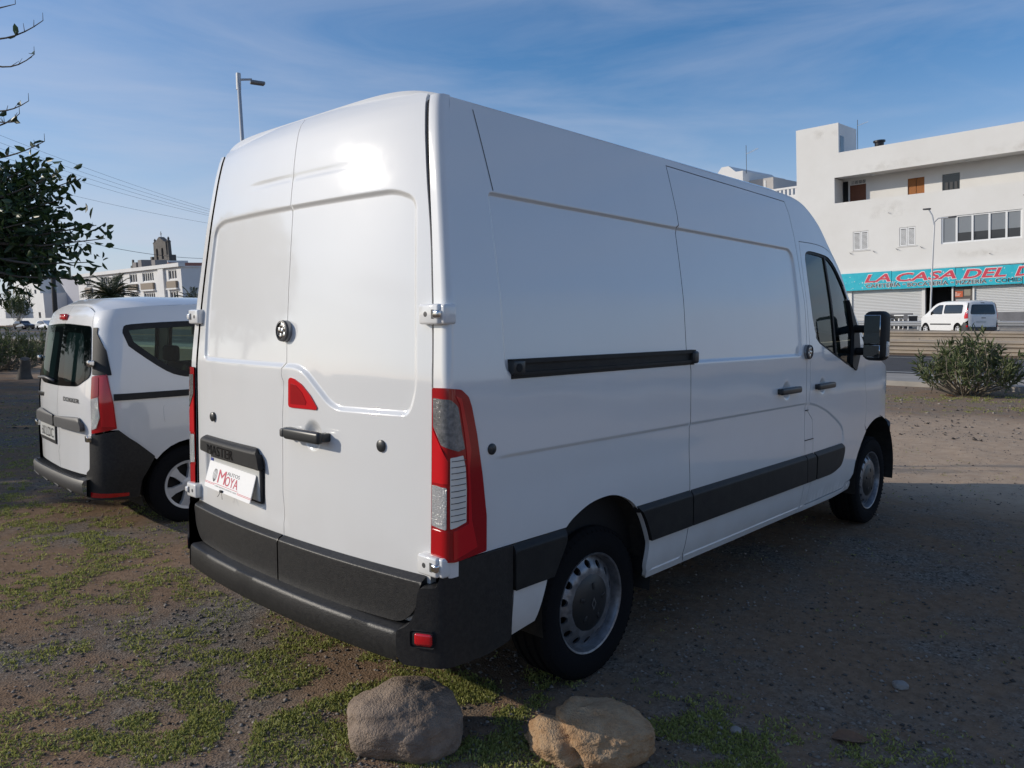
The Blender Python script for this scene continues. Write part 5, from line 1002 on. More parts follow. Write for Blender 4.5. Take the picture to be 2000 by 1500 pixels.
for i, (x0, x1, z0, z1) in enumerate(wins):
    MB().box((x0, .2, z0), (x1, .28, z1)).build('window_pane', PANE, lb); f = MB(); n = max(2, int((x1-x0)/.8))
    for k in range(n+1): xx = x0+(x1-x0)*k/n; f.box((xx-.07, .1, z0), (xx+.07, .19, z1))
    f.box((x0, .11, z0), (x1, .18, z0+.12)); f.box((x0, .11, z1-.12), (x1, .18, z1)); f.build('window_frame', WFRAME, lb)
    if z0 > 6: MB().box((x0-.2, -.35, z0-1.25), (x1+.2, -.01, z0-.25)).build('balcony_panel', BROWN, lb); MB().box((x0-.4, -.4, z0-1.5), (x1+.4, .0, z0-1.27)).build('balcony_slab', RENDER2, lb)
rf = MB().prism([(24, 8.9), (37, 8.9), (36, 10.0), (33.0, 9.9)], lambda a, b, t: (a-8, 6+t, b), 0, 6).build('tiled_ridge', mat('terracotta', (.36, .14, .09), .8), lb)
for i, (x, h_) in enumerate(((21.0, 1.3), (23.2, 1.6), (28.6, 1.3))): MB().box((x, 3, 8.5), (x+1.4, 5, 9.0+h_)).build('roof_tank', mat('tank_grey', (.22, .20, .19), .8), lb)
hs = bthing('house', 'white flat-roofed house with narrow windows next to the wooden pole', 'building', LM)
wall_with_holes('front_wall', R(-36, -18.9, -4, 9.7), [R(-33.6, -32.4, 3.9, 6.2), R(-30.0, -28.8, 4.2, 6.5), R(-27.0, -25.7, 4.3, 6.7), R(-22.5, -21.2, 4.6, 7.0)], .3, RENDER2, hs)
for x0, z0 in ((-33.6, 3.9), (-30, 4.2), (-27, 4.3), (-22.5, 4.6)): MB().box((x0, .2, z0), (x0+1.3, .28, z0+2.4)).build('window_pane', PANE, hs)
MB().box((-36, .3, -4), (-19, 10, 9.6)).build('block', RENDER2, hs); MB().box((-18.9, -1.2, -4), (-13.0, 8, 6.1)).build('annex', RENDER2, hs); MB().box((-16.8, -1.25, .4), (-15.6, -1.19, 2.4)).build('door', PANE, hs)
g2 = bthing('warehouse', 'grey rendered building with a sloping roofline between the house and the long terrace', 'building', LM)
MB().prism([(-12.9, -4), (3.0, -4), (3.0, 6.0), (1.6, 9.0), (-18, 9.6), (-12.9, 6.0)], lambda a, b, t: (a, t, b), 3, 9).build('wall', mat('lilac_grey_render', (.42, .42, .46), .9), g2); MB().box((-.5, 2.9, 5.6), (2.2, 3.1, 7.0)).build('window_pane', PANE, g2)
# church bell tower
ct = thing('church_tower', 'dark stone church bell tower with arched openings above the terrace roofs', 'tower'); ct.matrix_world = tilt((-176.2, 75, 1.2), 0., .047)
STONE = mat('dark_stone', (.15, .135, .12), .9, noise_amt=.3, nscale=1)
MB().box((-5.4, -.6, 0), (4.9, 4, 13.9)).build('base', RENDER2, ct); bs = MB()
def archhole(c, w_, z0, z1): return [(c-w_, z0), (c+w_, z0)]+[(c+w_*math.cos(t), z1+w_*math.sin(t)) for t in np.linspace(0, math.pi, 9)]
wall_with_holes('belfry', [(-3.4, 13.9), (3.4, 13.9), (3.2, 18.2), (2.6, 18.2), (0, 19.4), (-2.6, 18.2), (-3.2, 18.2)], [archhole(-1.5, .55, 14.4, 16.4), archhole(1.3, .55, 14.4, 16.4)], 1.2, STONE, ct)
for x in (-3.6, 3.5): MB().lathe([(.45, 13.9), (.40, 18.0), (.55, 18.2), (.2, 18.6), (.28, 18.9), (.0005, 19.3)], lambda a, b, t: (x+a, .6+b, t), 8).build('pinnacle', STONE, ct)
MB().box((-4.9, -.2, 13.9), (-4.0, 1.4, 15.2)).build('buttress', STONE, ct); MB().box((4.0, -.2, 13.9), (4.9, 1.4, 15.2)).build('buttress', STONE, ct)
MB().box((-.06, .5, 19.3), (.06, .6, 20.6)).box((-.4, .5, 20.0), (.4, .6, 20.12)).build('cross', STONE, ct)
for x in (-1.5, 1.3): MB().lathe([(.0005, 16.5), (.2, 16.3), (.28, 15.6), (.42, 15.2)], lambda a, b, t: (x+a, .6+b, t), 12).build('bell', mat('bronze', (.16, .12, .07), .4, .7), ct, auto=50)
cr = thing('stone_cross', 'dark stone cross on the roofline beside the church tower', 'cross', (-193.8, 75, 9)); MB().box((-.2, 0, 0), (.2, .4, 7.5)).box((-1.1, .01, 5.6), (1.1, .39, 6.1)).build('cross', STONE, cr)
hb = thing('apartment_building', 'small white building behind hedges at the far end of the road', 'building', (-190, 46, 0)); MB().box((-16, 0, 0), (4, 8, 6.4)).build('block', RENDER2, hb)
for i in range(4): MB().box((-14+i*4, -.03, 3.2), (-12.4+i*4, .01, 5.2)).build('window_pane', PANE, hb)
gw = MB().box((-205, 40.6, 1.0), (-113, 40.9, 2.25)).build('boundary_wall', RENDER2, None); tag(gw, 'low white boundary wall along the far side of the road', 'wall')
far_car('white car parked along the low white boundary wall', (-136.5, 38.2, fz(38.2)), math.radians(-80), PAINT2); far_car('dark car parked along the low white boundary wall', (-146, 37.6, fz(37.6)), math.radians(-80), mat('dark_car_paint', (.03, .03, .035), .2, coat=.8))
# lamp post, pole, overhead wires
pl = pix((473, 270), 34); pt = pix((465.5, 150), 34); d_ = (pt-pl)/np.linalg.norm(pt-pl); base_p = pl-d_*((pl[2]-.0)/d_[2])
lamp = thing('street_lamp', 'tall galvanised lamp post with a single flat head above the van roof', 'lamp', tuple(base_p)); GALV = MATS['galvanised']
rel = lambda q: Vector(q)-Vector(base_p)
MB().tube([(0, 0, -.2), rel(pt)], [.11, .075], 10).build('pole', GALV, lamp, smooth=True); MB().tube([rel(pt)+Vector((0, 0, .15)), rel(pt)-Vector((0, 0, .55))], .105, 10).build('pole_collar', GALV, lamp)
a1 = rel(pix((492, 155), 34.2)); MB().tube([rel(pt)-Vector((0, 0, .12)), a1], .05, 8).build('arm', GALV, lamp)
hd1, hd2 = rel(pix((489, 160), 34.2)), rel(pix((517, 164), 34.5)); ang = math.atan2(hd2.y-hd1.y, hd2.x-hd1.x); MB().rbox((hd1+hd2)/2, ((hd2-hd1).length, .34, .14), .05, 3, Matrix.Rotation(ang, 4, 'Z')).build('lamp_head', mat('lamp_grey', (.20, .21, .22), .5, .3), lamp, auto=40)
pb, ptp = pix((110, 625), 60), pix((99, 470), 60); up_ = thing('utility_pole', 'dark wooden utility pole rising past the ficus leaves', 'pole', tuple(pb-np.array([0, 0, 1.6])))
MB().tube([(0, 0, -.2), Vector(ptp)-Vector(pb)+Vector((0, 0, 1.6))], [.20, .15], 10).build('pole', mat('tarred_wood', (.055, .05, .045), .9), up_, smooth=True)
WIRE = mat('cable', (.05, .055, .07), .6)
for i, (a, b, lab) in enumerate((((-60, 240), (420, 412), 'topmost overhead cable of the bundle crossing the sky'), ((-60, 256), (420, 416), 'second overhead cable of the bundle crossing the sky'), ((-60, 268), (420, 421), 'third overhead cable of the bundle crossing the sky'), ((-60, 285), (420, 424), 'lowest overhead cable of the bundle crossing the sky'), ((-60, 330), (420, 438), 'single overhead cable below the bundle of four'), ((100, 456), (430, 505), 'slack dark cable running from the wooden pole past the church tower'))):
    A_, B_ = Vector(pix(a, 62 if i < 5 else 60)), Vector(pix(b, 84)); pts_ = [A_.lerp(B_, t)-Vector((0, 0, .9*4*t*(1-t)*(.35 if i < 5 else .6))) for t in np.linspace(0, 1, 16)]; A2 = A_+(A_-B_)*.4
    o = MB().tube([A2]+pts_+[B_+(B_-A_)*.5], .011 if i < 5 else .02, 5).build('overhead_cable', WIRE, None); tag(o, lab, 'cable')

# ------------------------------------------------------------------ the street on the right, beyond the frame: it mirrors in the van's flank
for i, (x, y, wd, dp, h_, lab) in enumerate(((34, 2, 13, 9, 6.2, 'white two-storey house across the yard from the van flank'), (36, 19, 15, 10, 8.6, 'taller white house across the yard, next to the road'), (33, -14, 12, 9, 4.2, 'low cream house across the yard behind the camera side'))):
    hh = thing('house', lab, 'building', (x, y, 0), group='houses across the yard'); wm = RENDER2 if i < 2 else mat('cream_render', (.62, .52, .40), .9, noise_amt=.1, nscale=.4)
    MB().box((0, -wd/2, -.3), (dp, wd/2, h_)).build('walls', wm, hh); MB().box((-.25, -wd/2-.25, h_), (dp+.25, wd/2+.25, h_+.3)).build('roof', mat('roof_slab', (.38, .30, .25), .9), hh)
    for f_ in range(int(h_//3)):
        for k in range(4): yy = -wd/2+wd*(k+.5)/4; MB().box((-.04, yy-.6, 1+f_*3), (.02, yy+.6, 2.3+f_*3)).build('window_pane', PANE, hh); MB().box((-.10, yy-.75, .88+f_*3), (.0, yy+.75, .98+f_*3)).build('window_sill', WFRAME, hh)
    MB().box((-.05, -.5, 0), (.02, .5, 2.1)).build('door', WOODD, hh)

# ------------------------------------------------------------------ vegetation and ground cover
def leaf_mat(name, c1, c2, rough=.45, transl=.25):
    m = bpy.data.materials.new(name); m.use_nodes = True; t = m.node_tree; b = t.nodes['Principled BSDF']; b.inputs['Roughness'].default_value = rough; b.inputs['Specular IOR Level'].default_value = .4
    g = t.nodes.new('ShaderNodeNewGeometry'); r = t.nodes.new('ShaderNodeValToRGB'); r.color_ramp.elements[0].color = (*c1, 1); r.color_ramp.elements[1].color = (*c2, 1)
    t.links.new(g.outputs['Random Per Island'], r.inputs['Fac']); t.links.new(r.outputs['Color'], b.inputs['Base Color'])
    tr = t.nodes.new('ShaderNodeBsdfTranslucent'); t.links.new(r.outputs['Color'], tr.inputs['Color']); mi = t.nodes.new('ShaderNodeMixShader'); mi.inputs[0].default_value = transl
    o = t.nodes['Material Output']; t.links.new(b.outputs[0], mi.inputs[1]); t.links.new(tr.outputs[0], mi.inputs[2]); t.links.new(mi.outputs[0], o.inputs['Surface']); MATS[name] = m; return m
def leaves(P, Dr, l, wd, fold=.25, up=None):
    n = len(P); Dr = Dr/(np.linalg.norm(Dr, axis=1)[:, None]+1e-9); u = RNG.normal(size=(n, 3)) if up is None else up+RNG.normal(size=(n, 3))*.25
    sx = np.cross(Dr, u); sx /= np.linalg.norm(sx, axis=1)[:, None]+1e-9; nn = np.cross(sx, Dr); l = np.broadcast_to(l, n)[:, None]; wd = np.broadcast_to(wd, n)[:, None]; f = nn*wd*fold; dn_ = nn*l*-.12
    V = np.stack([P, P+Dr*l*.32+sx*wd*.46+f, P+Dr*l*.70+sx*wd*.40+f+dn_*.5, P+Dr*l+dn_, P+Dr*l*.70-sx*wd*.40+f+dn_*.5, P+Dr*l*.32-sx*wd*.46+f], 1).reshape(-1, 3)
    k = np.arange(n)[:, None]*6; F = np.concatenate([k+np.array([[0, 1, 2, 3]]), k+np.array([[0, 3, 4, 5]])], 1).reshape(-1, 4); return V, F
def unit(n): v = RNG.normal(size=(n, 3)); return v/np.linalg.norm(v, axis=1)[:, None]
BARK = mat('grey_bark', (.10, .085, .07), .9, noise_amt=.35, nscale=6, bump=.5, bscale=25)
FICUS = leaf_mat('ficus_leaf', (.018, .040, .012), (.050, .085, .028), .4, .2); OLE = leaf_mat('oleander_leaf', (.06, .09, .03), (.17, .19, .085), .5, .3); WEED = leaf_mat('weed_leaf', (.19, .215, .045), (.46, .46, .16), .75, .38)
PALM = leaf_mat('palm_leaf', (.030, .048, .016), (.085, .100, .040), .5, .15); DRYL = mat('dry_leaf', (.20, .105, .055), .8, noise_amt=.3, nscale=40); TWIG = mat('pale_twig', (.24, .205, .155), .9, noise_amt=.3, nscale=8)
def arc(a, b, sag, n=8):
    a, b = Vector(a), Vector(b); return [a.lerp(b, t)+Vector((0, 0, sag*4*t*(1-t))) for t in np.linspace(0, 1, n)]
# --- ficus at the left edge
tb = pix((-330, 900), 9.2); tb[2] = 0
fic = thing('ficus_tree', 'dark ficus tree with large glossy leaves reaching in over the small van', 'tree', (tb[0], tb[1], 0)); o_ = Vector((tb[0], tb[1], 0)); rel = lambda q: Vector(q)-o_
trunk = MB().tube([(0, 0, -.2), (.05, .02, .8), (.1, .1, 1.6), (.25, .1, 2.4)], [.24, .2, .18, .15], 12); fork = Vector((.2, .1, 2.2)); LP = []; LD = []; br = MB()
tips = [((205, 466), 8.6, 1), ((188, 440), 8.7, 1), ((182, 512), 8.5, 1), ((150, 545), 8.6, 1), ((150, 350), 8.9, 1), ((132, 385), 8.8, 1), ((85, 312), 9.0, 1), ((110, 430), 8.8, 1), ((160, 478), 8.9, 1), ((100, 500), 8.7, 1), ((30, 330), 9.2, 1), ((60, 350), 9.3, 1), ((60, 400), 8.8, 1), ((40, 460), 8.6, 1), ((80, 470), 9.1, 1), ((30, 520), 8.8, 1), ((62, 540), 8.9, 1), ((110, 470), 9.3, 1), ((120, 530), 9, 1), ((-30, 420), 8.8, 1), ((-60, 360), 9.2, 1), ((-80, 480), 9, 1), ((70, 430), 8.5, 1), ((20, 400), 8.4, 1), ((45, 500), 9.5, 1), ((95, 350), 9.4, 1), ((112, 340), 8.7, 1), ((-140, 300), 9.3, 1), ((-160, 430), 8.6, 1)]
for (px, dep, dens) in tips:
    tip = rel(pix(px, dep)); mid = fork.lerp(tip, .55)+Vector((0, 0, .12)); pts_ = [fork, fork.lerp(mid, .5)+Vector((0, 0, .1)), mid, mid.lerp(tip, .5)-Vector((0, 0, .06)), tip]; br.tube(pts_, [.05, .035, .022, .012, .004], 6)
    for k in range(46):
        t = 1-abs(random.gauss(0, .26)); t = max(.25, min(1, t)); q = pts_[2].lerp(tip, (t-.4)/.6) if t > .4 else pts_[1].lerp(pts_[2], t/.4)
        LP.append(q+Vector((random.gauss(0, .075), random.gauss(0, .075), random.gauss(0, .07)))); LD.append((tip-mid).normalized()*.5+Vector((random.gauss(0, .6), random.gauss(0, .6), random.gauss(.0, .55))))
cen = [((20, 430), 9.2, .60, 400), ((-60, 470), 9.2, .8, 650), ((50, 480), 9.2, .42, 330), ((20, 505), 9.2, .32, 160), ((-120, 380), 9.2, .9, 500), ((40, 380), 9.3, .36, 150)]
for px, dep, r, n in cen:
    c_ = rel(pix(px, dep))
    for k in range(n): v = unit(1)[0]*r*random.random()**.45; LP.append(c_+Vector(v)); LD.append(Vector(v)*.6+Vector((random.gauss(0, .4), random.gauss(0, .4), -.15+random.gauss(0, .4))))
for a, b, sag, nl in (((-60, 70), (84, 40), -.10, 3), ((-60, 95), (67, 106), -.16, 1), ((-60, 200), (56, 197), -.10, 2), ((-40, 245), (38, 222), -.06, 1), ((-60, 215), (30, 238), -.05, 2), ((-60, 312), (87, 276), -.06, 7), ((-60, 30), (30, 8), 0, 2)):
    A_, B_ = rel(pix(a, 8.4)), rel(pix(b, 8.2)); pts_ = arc(A_, B_, sag, 9); tw_ = MB().tube([A_+(A_-B_)*1.0-Vector((0, 0, .6))]+pts_+[B_+Vector((0, 0, .08))], [.022]+list(np.linspace(.014, .004, 9))+[.002], 5); br.put(tw_.v, tw_.f)
    for k in range(nl): q = pts_[random.randint(3, 8)]; LP.append(q); LD.append(Vector((random.gauss(0, .5), random.gauss(0, .5), random.gauss(.2, .6))))
    for k in range(4): q = pts_[random.randint(2, 7)]; t2 = MB().tube([q, q+Vector((random.gauss(0, .03), random.gauss(0, .03), .06))], [.004, .002], 4); br.put(t2.v, t2.f)
trunk.build('trunk', BARK, fic, smooth=True); br.build('branches', BARK, fic, smooth=True, kind='stuff')
V, F = leaves(np.array([p[:] for p in LP]), np.array([d[:] for d in LD]), RNG.uniform(.07, .165, len(LP)), RNG.uniform(.035, .075, len(LP))); fast('crown', V, F, FICUS, fic, kind='stuff')
# --- shade trees standing left of the view: their shadow lies on the ground beside the small van
for i, (x, y, zc, r, lab) in enumerate(((-16.2, -6.6, 4.2, 2.9, 'broad shade tree behind the ficus, nearest the small van'), (-21.0, -5.2, 4.5, 3.2, 'middle shade tree of the row beyond the ficus'), (-27.0, -3.8, 4.6, 3.4, 'last shade tree of the row beyond the ficus'), (-9.0, -9.5, 5.2, 2.6, 'slender shade tree standing apart across the yard'))):
    if i == 3: continue
    tr_ = thing('shade_tree', lab, 'tree', (x, y, 0), group='trees along the yard edge'); MB().tube([(0, 0, -.2), (.1, 0, 1.5), (0, .1, zc)], [.26, .2, .1], 10).build('trunk', BARK, tr_, smooth=True)
    lb_ = MB()
    for k in range(7): v = Vector(unit(1)[0]); v.z = abs(v.z)*.6; lb_.tube([(0, 0, zc-1.6), Vector((0, 0, zc))+v*r*.45, Vector((0, 0, zc))+v*r*.85], [.09, .05, .015], 6)
    lb_.build('limbs', BARK, tr_, smooth=True, kind='stuff'); n = 5200; v = unit(n)*(r*RNG.random(n)**.4)[:, None]*np.array([1, 1, .68])+np.array([0, 0, zc]); V, F = leaves(v, unit(n), RNG.uniform(.16, .28, n), RNG.uniform(.08, .14, n)); fast('crown', V, F, FICUS, tr_, kind='stuff')
# --- oleander bushes
def bush(name, label, loc, h, wdt, n_stem, n_leaf, lsz, group=None, bare=.45):
    b_ = thing(name, label, 'bush', loc, group=group); st_ = MB(); P = []; Dn = []
    for k in range(n_stem):
        a = random.random()*6.283; rr = wdt*.5*random.random()**.6; hh = h*(1.0-.45*(rr/(wdt*.5))**2)*(random.uniform(.55, .92) if random.random() < .8 else random.uniform(.9, 1.22)); top_ = Vector((rr*math.cos(a), rr*math.sin(a), hh)); b0 = Vector((random.gauss(0, .10)*wdt*.5, random.gauss(0, .10)*wdt*.5, -.05)); md = b0.lerp(top_, .5)+Vector((math.cos(a)*.12*wdt, math.sin(a)*.12*wdt, -.03*h)); st_.tube([b0, md, top_], [.014, .010, .004], 5)
        for j in range(int(n_leaf/n_stem)):
            t = bare+(1-bare)*random.random()**.7; q = b0.lerp(md, t*2) if t < .5 else md.lerp(top_, t*2-1); P.append(q[:]); d = (top_-md).normalized()*.7+Vector((random.gauss(0, .6), random.gauss(0, .6), random.gauss(.1, .5))); Dn.append(d[:])
        for j in range(3):
            q = md.lerp(top_, random.random()); st_.tube([q, q+Vector((random.gauss(0, .10), random.gauss(0, .10), random.uniform(.0, .22)))*h*.8], [.006, .003], 4)
    st_.build('stems', TWIG, b_, kind='stuff'); P = np.array(P); Dn = np.array(Dn); V, F = leaves(P, Dn, RNG.uniform(.7, 1.25, len(P))*lsz, RNG.uniform(.16, .24, len(P))*lsz); fast('foliage', V, F, OLE, b_, kind='stuff'); return b_
bq_ = pix((1890, 772), 16.6); bush('oleander_bush', 'bushy oleander with pale stems growing on the verge by the road', (bq_[0], bq_[1], gz(bq_[0], bq_[1])), 1.22, 2.1, 95, 2100, .17, bare=.42)
for k, (px, dep, h_, w_, lab) in enumerate((((6, 688), 26, 1.45, 2.6, 'oleander bush at the far verge next to the tree stump'), ((45, 692), 27, 1.35, 2.4, 'second oleander bush of the far verge, beside the stump'), ((-60, 690), 25, 1.5, 2.8, 'oleander bush of the far verge beyond the ficus crown'), ((88, 690), 30, 1.3, 2.2, 'oleander bush of the far verge behind the small van'), ((140, 690), 32, 1.2, 2.4, 'last oleander bush of the far verge behind the small van'))):
    q = pix(px, dep); bush('oleander_bush', lab, (q[0], q[1], 0), h_, w_, 50, 1100, .16, group='oleander bushes along the far verge', bare=.4)
q = pix((47, 728), 22); stp = MB().tube([(0, 0, -.2), (.02, 0, .15), (.06, .02, .4), (.14, 0, .58)], [.30, .17, .14, .12], 10).build('tree_stump', BARK, None, auto=50); stp.location = (q[0], q[1], 0); tag(stp, 'dark cut tree stump on the shaded ground left of the small van', 'stump')
# --- palms
def palm(label, loc, h, fl, nf):
    pt_ = thing('palm_tree', label, 'palm', loc); MB().tube([(0, 0, -.5), (0, 0, h*.5), (0, 0, h)], [.30, .26, .30], 12).build('trunk', BARK, pt_, smooth=True); rb_ = MB(); P = []; Dn = []
    for k in range(nf):
        a = random.random()*6.283; e = random.uniform(-.25, 1.35); d0 = Vector((math.cos(a)*math.cos(e), math.sin(a)*math.cos(e), math.sin(e))); pts_ = []; q = Vector((0, 0, h)); d = d0.copy()
        for j in range(9): pts_.append(q.copy()); q = q+d*fl/8; d = (d+Vector((0, 0, -.16))).normalized()
        rb_.tube(pts_, list(np.linspace(.035, .008, 9)), 4)
        for j in range(1, 9):
            for s in range(4):
                t = s/4; p_ = pts_[j-1].lerp(pts_[j], t); tg_ = (pts_[j]-pts_[j-1]).normalized(); sd_ = tg_.cross(Vector((0, 0, 1))).normalized()
                for sg in (1, -1): P.append(p_[:]); Dn.append((tg_*.7+sd_*sg*.8+Vector((0, 0, -.18)))[:])
    rb_.build('frond_ribs', TWIG, pt_, kind='stuff'); V, F = leaves(np.array(P), np.array(Dn), fl*.19, .05, .1); fast('fronds', V, F, PALM, pt_, kind='stuff')
q = pix((217, 582), 75); palm('date palm with a full crown standing before the long white terrace', (q[0], q[1], q[2]-3.8), 3.8, 2.7, 60)
q = pix((377, 590), 82); palm('smaller palm whose fronds show beside the panel van', (q[0], q[1], q[2]-3.5), 3.3, 2.0, 34)
q = pix((35, 590), 95); bush('yellow_shrub', 'yellowish shrub before the white house far along the road', (q[0], q[1], q[2]-2.2), 4.2, 3.6, 40, 900, .5, bare=.3)
# --- boulders
def boulder(label, c, sc_, seed, m, lobes=(), rough=1.):
    bm = bmesh.new(); bmesh.ops.create_icosphere(bm, subdivisions=6, radius=1)
    for v in bm.verts:
        p = v.co.copy(); r = 1+.16*noise.noise(p*1.1+Vector((seed, 0, 0)))+.075*noise.noise(p*2.4+Vector((0, seed, 0)))+.028*noise.noise(p*6+Vector((0, 0, seed)))+.014*noise.noise(p*15)+.011*noise.noise(p*34)+.006*noise.noise(p*70)
        vd = noise.voronoi(p*9+Vector((seed, 3, 1)))[0][0]; r -= .030*max(0, 1-vd/.20)*(noise.noise(p*3+Vector((1, seed, 5))) > -.15); vd2 = noise.voronoi(p*20+Vector((seed, 8, 1)))[0][0]; r -= .014*max(0, 1-vd2/.26)
        r += (rough-1)*(.05*(abs(noise.noise(p*3.1+Vector((seed, seed, 0))))-.2)+.03*(abs(noise.noise(p*7.3+Vector((0, seed, 4))))-.2)+.012*noise.noise(p*21))
        for ax, k, a in lobes:
            d = p.dot(Vector(ax).normalized()); r -= a*math.exp(-((d-k)/.10)**2)
        v.co = Vector((p.x*sc_[0], p.y*sc_[1], p.z*sc_[2]))*r
    me = bpy.data.meshes.new('boulder'); bm.to_mesh(me); bm.free(); me.materials.append(m); me.polygons.foreach_set('use_smooth', np.ones(len(me.polygons), bool)); o = bpy.data.objects.new('boulder', me); C.objects.link(o); o.location = c; tag(o, label, 'rock', 'boulders behind the van'); return o
ROCK1 = mat('basalt', (.19, .140, .105), .95, col2=(.31, .235, .175), nscale=14, bump=1.0, bscale=130, detail=12); ROCK2 = mat('ochre_stone', (.36, .215, .11), .95, col2=(.47, .33, .20), nscale=15, bump=1.0, bscale=140, detail=12)
b1 = boulder('rounded grey brown pitted boulder behind the panel van', (.735, .115, .085), (.225, .185, .148), 3.3, ROCK1, [((-.3, -.8, -.5), .55, .03)]); b1.rotation_euler = (0, 0, math.radians(43))
b2_ = boulder('cracked ochre boulder in two lobes by the rear wheel', (1.285, .550, .06), (.225, .165, .115), 8.1, ROCK2, [((.9, .1, .25), -.48, .20), ((.1, .3, .9), .75, .05), ((.5, -.6, .4), .35, .04)], 2.6); b2_.rotation_euler = (0, 0, math.radians(45))
# --- loose gravel (stuff)
def pebbles(n, rmin, rmax, smin, smax, seed, m):
    g = np.random.default_rng(seed); r = rmin*(rmax/rmin)**g.random(n); a = np.radians(90-YAW)+np.radians(g.uniform(-40, 40, n)); x = CAM[0]+r*np.cos(a); y = CAM[1]+r*np.sin(a)
    s = smin*(smax/smin)**(g.random(n)**2.2); z = np.array([gz(a_, b_) for a_, b_ in zip(x, y)]); base = np.array([(1, 0, 0), (-1, 0, 0), (0, 1, 0), (0, -1, 0), (0, 0, 1), (0, 0, -1)], float)
    V = base[None]*np.ones((n, 1, 1))*g.uniform(.6, 1.3, (n, 6, 1)); rot = g.random(n)*6.28; c_, s_ = np.cos(rot)[:, None], np.sin(rot)[:, None]; X_ = V[:, :, 0]*c_-V[:, :, 1]*s_; Y_ = V[:, :, 0]*s_+V[:, :, 1]*c_; V[:, :, 0] = X_+g.normal(size=(n, 6))*.18; V[:, :, 1] = Y_+g.normal(size=(n, 6))*.18; V[:, :, 2] *= .62; V = V*s[:, None, None]; V[:, :, 0] += x[:, None]; V[:, :, 1] += y[:, None]; V[:, :, 2] += (z+s*.18)[:, None]
    f = np.array([(0, 2, 4), (2, 1, 4), (1, 3, 4), (3, 0, 4), (2, 0, 5), (1, 2, 5), (3, 1, 5), (0, 3, 5)]); F = (np.arange(n)[:, None, None]*6+f[None]).reshape(-1, 3); return V.reshape(-1, 3), F
PEB = leaf_mat('pebble', (.065, .058, .052), (.32, .28, .24), .95, .0); PEB.node_tree.nodes['Principled BSDF'].inputs['Specular IOR Level'].default_value = .05
V, F = pebbles(46000, 1.7, 13, .0026, .014, 5, PEB); V2_, F2_ = pebbles(6000, 12, 20.5, .008, .038, 6, PEB); F = np.vstack([F, F2_+len(V)]); V = np.vstack([V, V2_]); go = fast('gravel', V, F, PEB, kind='stuff'); tag(go, 'loose dark gravel strewn over the yard', 'gravel')
# --- low weeds (stuff)
PATCH = [(-2.43, -.28, .7, .28, 1800), (-3.15, .30, .9, .22, 1900), (-3.6, .9, .5, .25, 400), (-1.74, -.26, .5, .22, 420), (-1.55, .25, .7, .2, 380), (-.46, .32, .35, .2, 420), (-.29, -.07, .45, .28, 1000), (.25, .06, .38, .24, 1100), (-.05, .45, .35, .16, 500), (.05, -.2, .4, .24, 800), (-.05, -.52, .5, .26, 900), (-.3, -.8, .5, .25, 700), (.62, .62, .34, .13, 1100), (.95, .40, .22, .18, 700), (1.56, .88, .24, .17, 1300), (1.95, 1.08, .34, .16, 420), (.69, -.08, .3, .13, 500), (1.05, .30, .2, .12, 400), (-6.3, .6, 1.2, .5, 900), (-5.2, .36, .6, .2, 500), (-7.5, 1.6, 1.6, .6, 700), (-.9, -.1, .5, .2, 320), (.45, .30, .3, .14, 500), (1.2, .82, .3, .1, 350), (2.2, 1.2, .3, .12, 200), (-2.2, .9, .8, .3, 250), (-1.0, 16.2, 2.5, .5, 900), (.8, 15.2, 1.6, .4, 600), (2.3, .70, .5, .12, 240), (-9, 2.0, 2.4, .8, 1500), (-12.5, 3.2, 3, 1.0, 1300), (-7.0, 1.0, 1.4, .4, 900), (-4.6, .05, .7, .2, 700), (.1, -.35, .5, .25, 900), (.9, .55, .3, .15, 600), (-1.2, -.55, .5, .2, 500)]
P = []; Dn = []; Ls = []
g = np.random.default_rng(21)
for cx_, cy_, rx, ry, n in PATCH:
    n = int(n*1.5)
    th = math.radians(43); a = g.normal(size=(n, 2))*np.array([rx, ry])*.85; x = cx_+a[:, 0]*math.cos(th)-a[:, 1]*math.sin(th) if abs(cx_) < 3 else cx_+a[:, 0]; y = cy_+a[:, 0]*math.sin(th)+a[:, 1]*math.cos(th) if abs(cx_) < 3 else cy_+a[:, 1]
    for q, r in zip(x, y):
        if noise.noise(Vector((q*4.5, r*4.5, 7))) < -.05 or g.random() < .45: continue
        k = g.integers(5, 11); z = gz(q, r); far = 1+max(0, r-10)*.12
        for j in range(k): P.append((q+g.normal()*.014*far, r+g.normal()*.014*far, z-.002)); Dn.append((g.normal()*.75, g.normal()*.75, abs(g.normal())*.7+.25)); Ls.append(g.uniform(.007, .023)*far)
n = 2600; x = g.uniform(-6, 3.5, n); y = g.uniform(-2, 9, n)
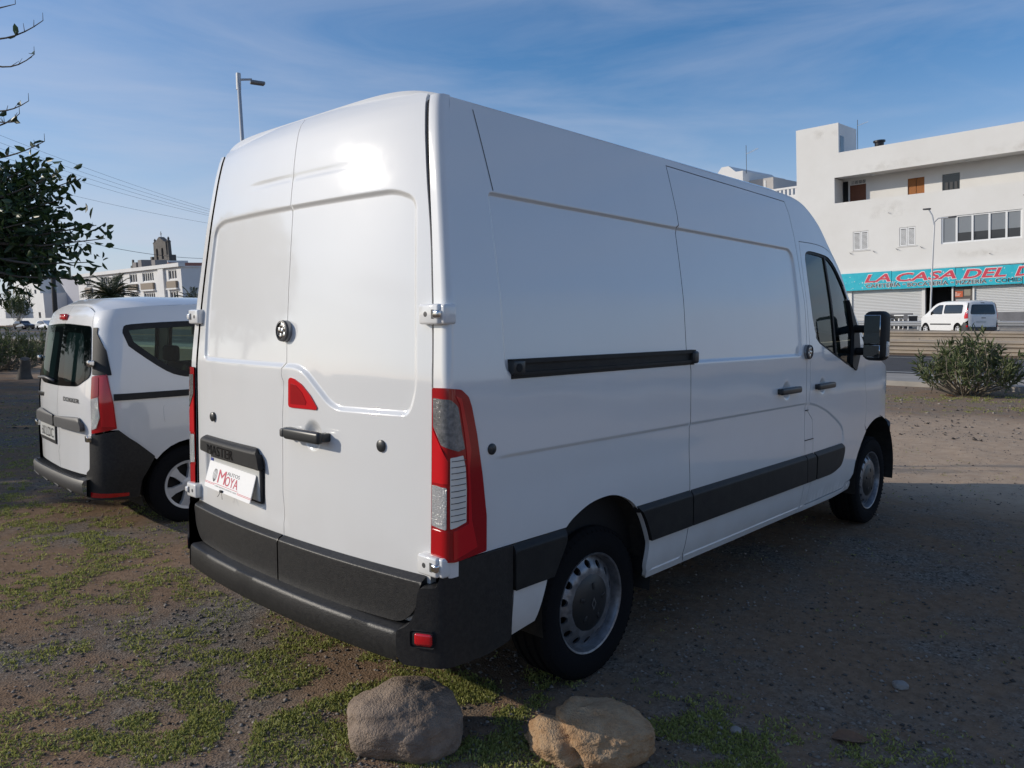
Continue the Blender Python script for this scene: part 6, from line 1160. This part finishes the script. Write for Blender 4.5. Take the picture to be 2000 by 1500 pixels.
for q, r in zip(x, y):
    if noise.noise(Vector((q*1.3, r*1.3, 2))) < .05: continue
    z = gz(q, r)
    for j in range(4): P.append((q+g.normal()*.01, r+g.normal()*.01, z)); Dn.append((g.normal()*.7, g.normal()*.7, abs(g.normal())*.6+.2)); Ls.append(g.uniform(.007, .018))
P = np.array(P); Ls = np.array(Ls); V, F = leaves(P, np.array(Dn), Ls, Ls*RNG.uniform(.22, .48, len(Ls)), .2); wo = fast('weeds', V, F, WEED, kind='stuff'); tag(wo, 'low green weeds growing in patches through the gravel', 'weeds')
# --- dry leaves and loose stones
def dry_leaf(label, x, y, ln, rz):
    V = []; F = []; z0 = gz(x, y)
    for i in range(9):
        t = i/8; wv = .28*math.sin(math.pi*min(1, t*1.05))**.8*ln
        for s in (-1, -.5, 0, .5, 1): V.append(((t-.5)*ln, s*wv, .006+abs(s)*.35*wv*(1 if s > 0 else .6)+.02*ln*math.sin(t*6)))
    for i in range(8):
        for j in range(4): a = i*5+j; F.append((a, a+1, a+6, a+5))
    o = add('dry_leaf', V, F, DRYL, smooth=True); o.location = (x, y, z0+.004); o.rotation_euler = (0, 0, rz); tag(o, label, 'leaf')
    return o
dry_leaf('large curled brown leaf lying on the shaded gravel beside the van', 1.97, 1.30, .15, math.radians(38)); dry_leaf('small tan leaf lying in the weeds left of the van', -2.34, -.39, .09, .5); dry_leaf('orange leaf at the foot of the oleander on the verge', bq_[0]-.2, bq_[1]-.5, .22, .2)
for (x, y, s, lab) in ((1.97, 1.90, .028, 'pale loose stone on the shaded gravel beside the van'), (1.62, 1.05, .02, 'small pale stone by the dense weed patch'), (-1.35, .62, .035, 'flat dark stone on the brown soil behind the small van')):
    o = boulder(lab, (x, y, gz(x, y)+s*.4), (s*1.2, s, s*.7), x*9, mat('pale_stone', (.26, .24, .22), .9)); del o['group']; o.name = 'stone'; o['category'] = 'stone'

for (x, y, lab) in ((24, -4, 'yard hedge shrub before the low cream house'), (25, 9, 'yard hedge shrub between the white houses'), (23, 26, 'yard hedge shrub by the road corner')): bush('hedge_shrub', lab, (x, y, 0), 2.4, 4.0, 60, 1600, .3, bare=.25)
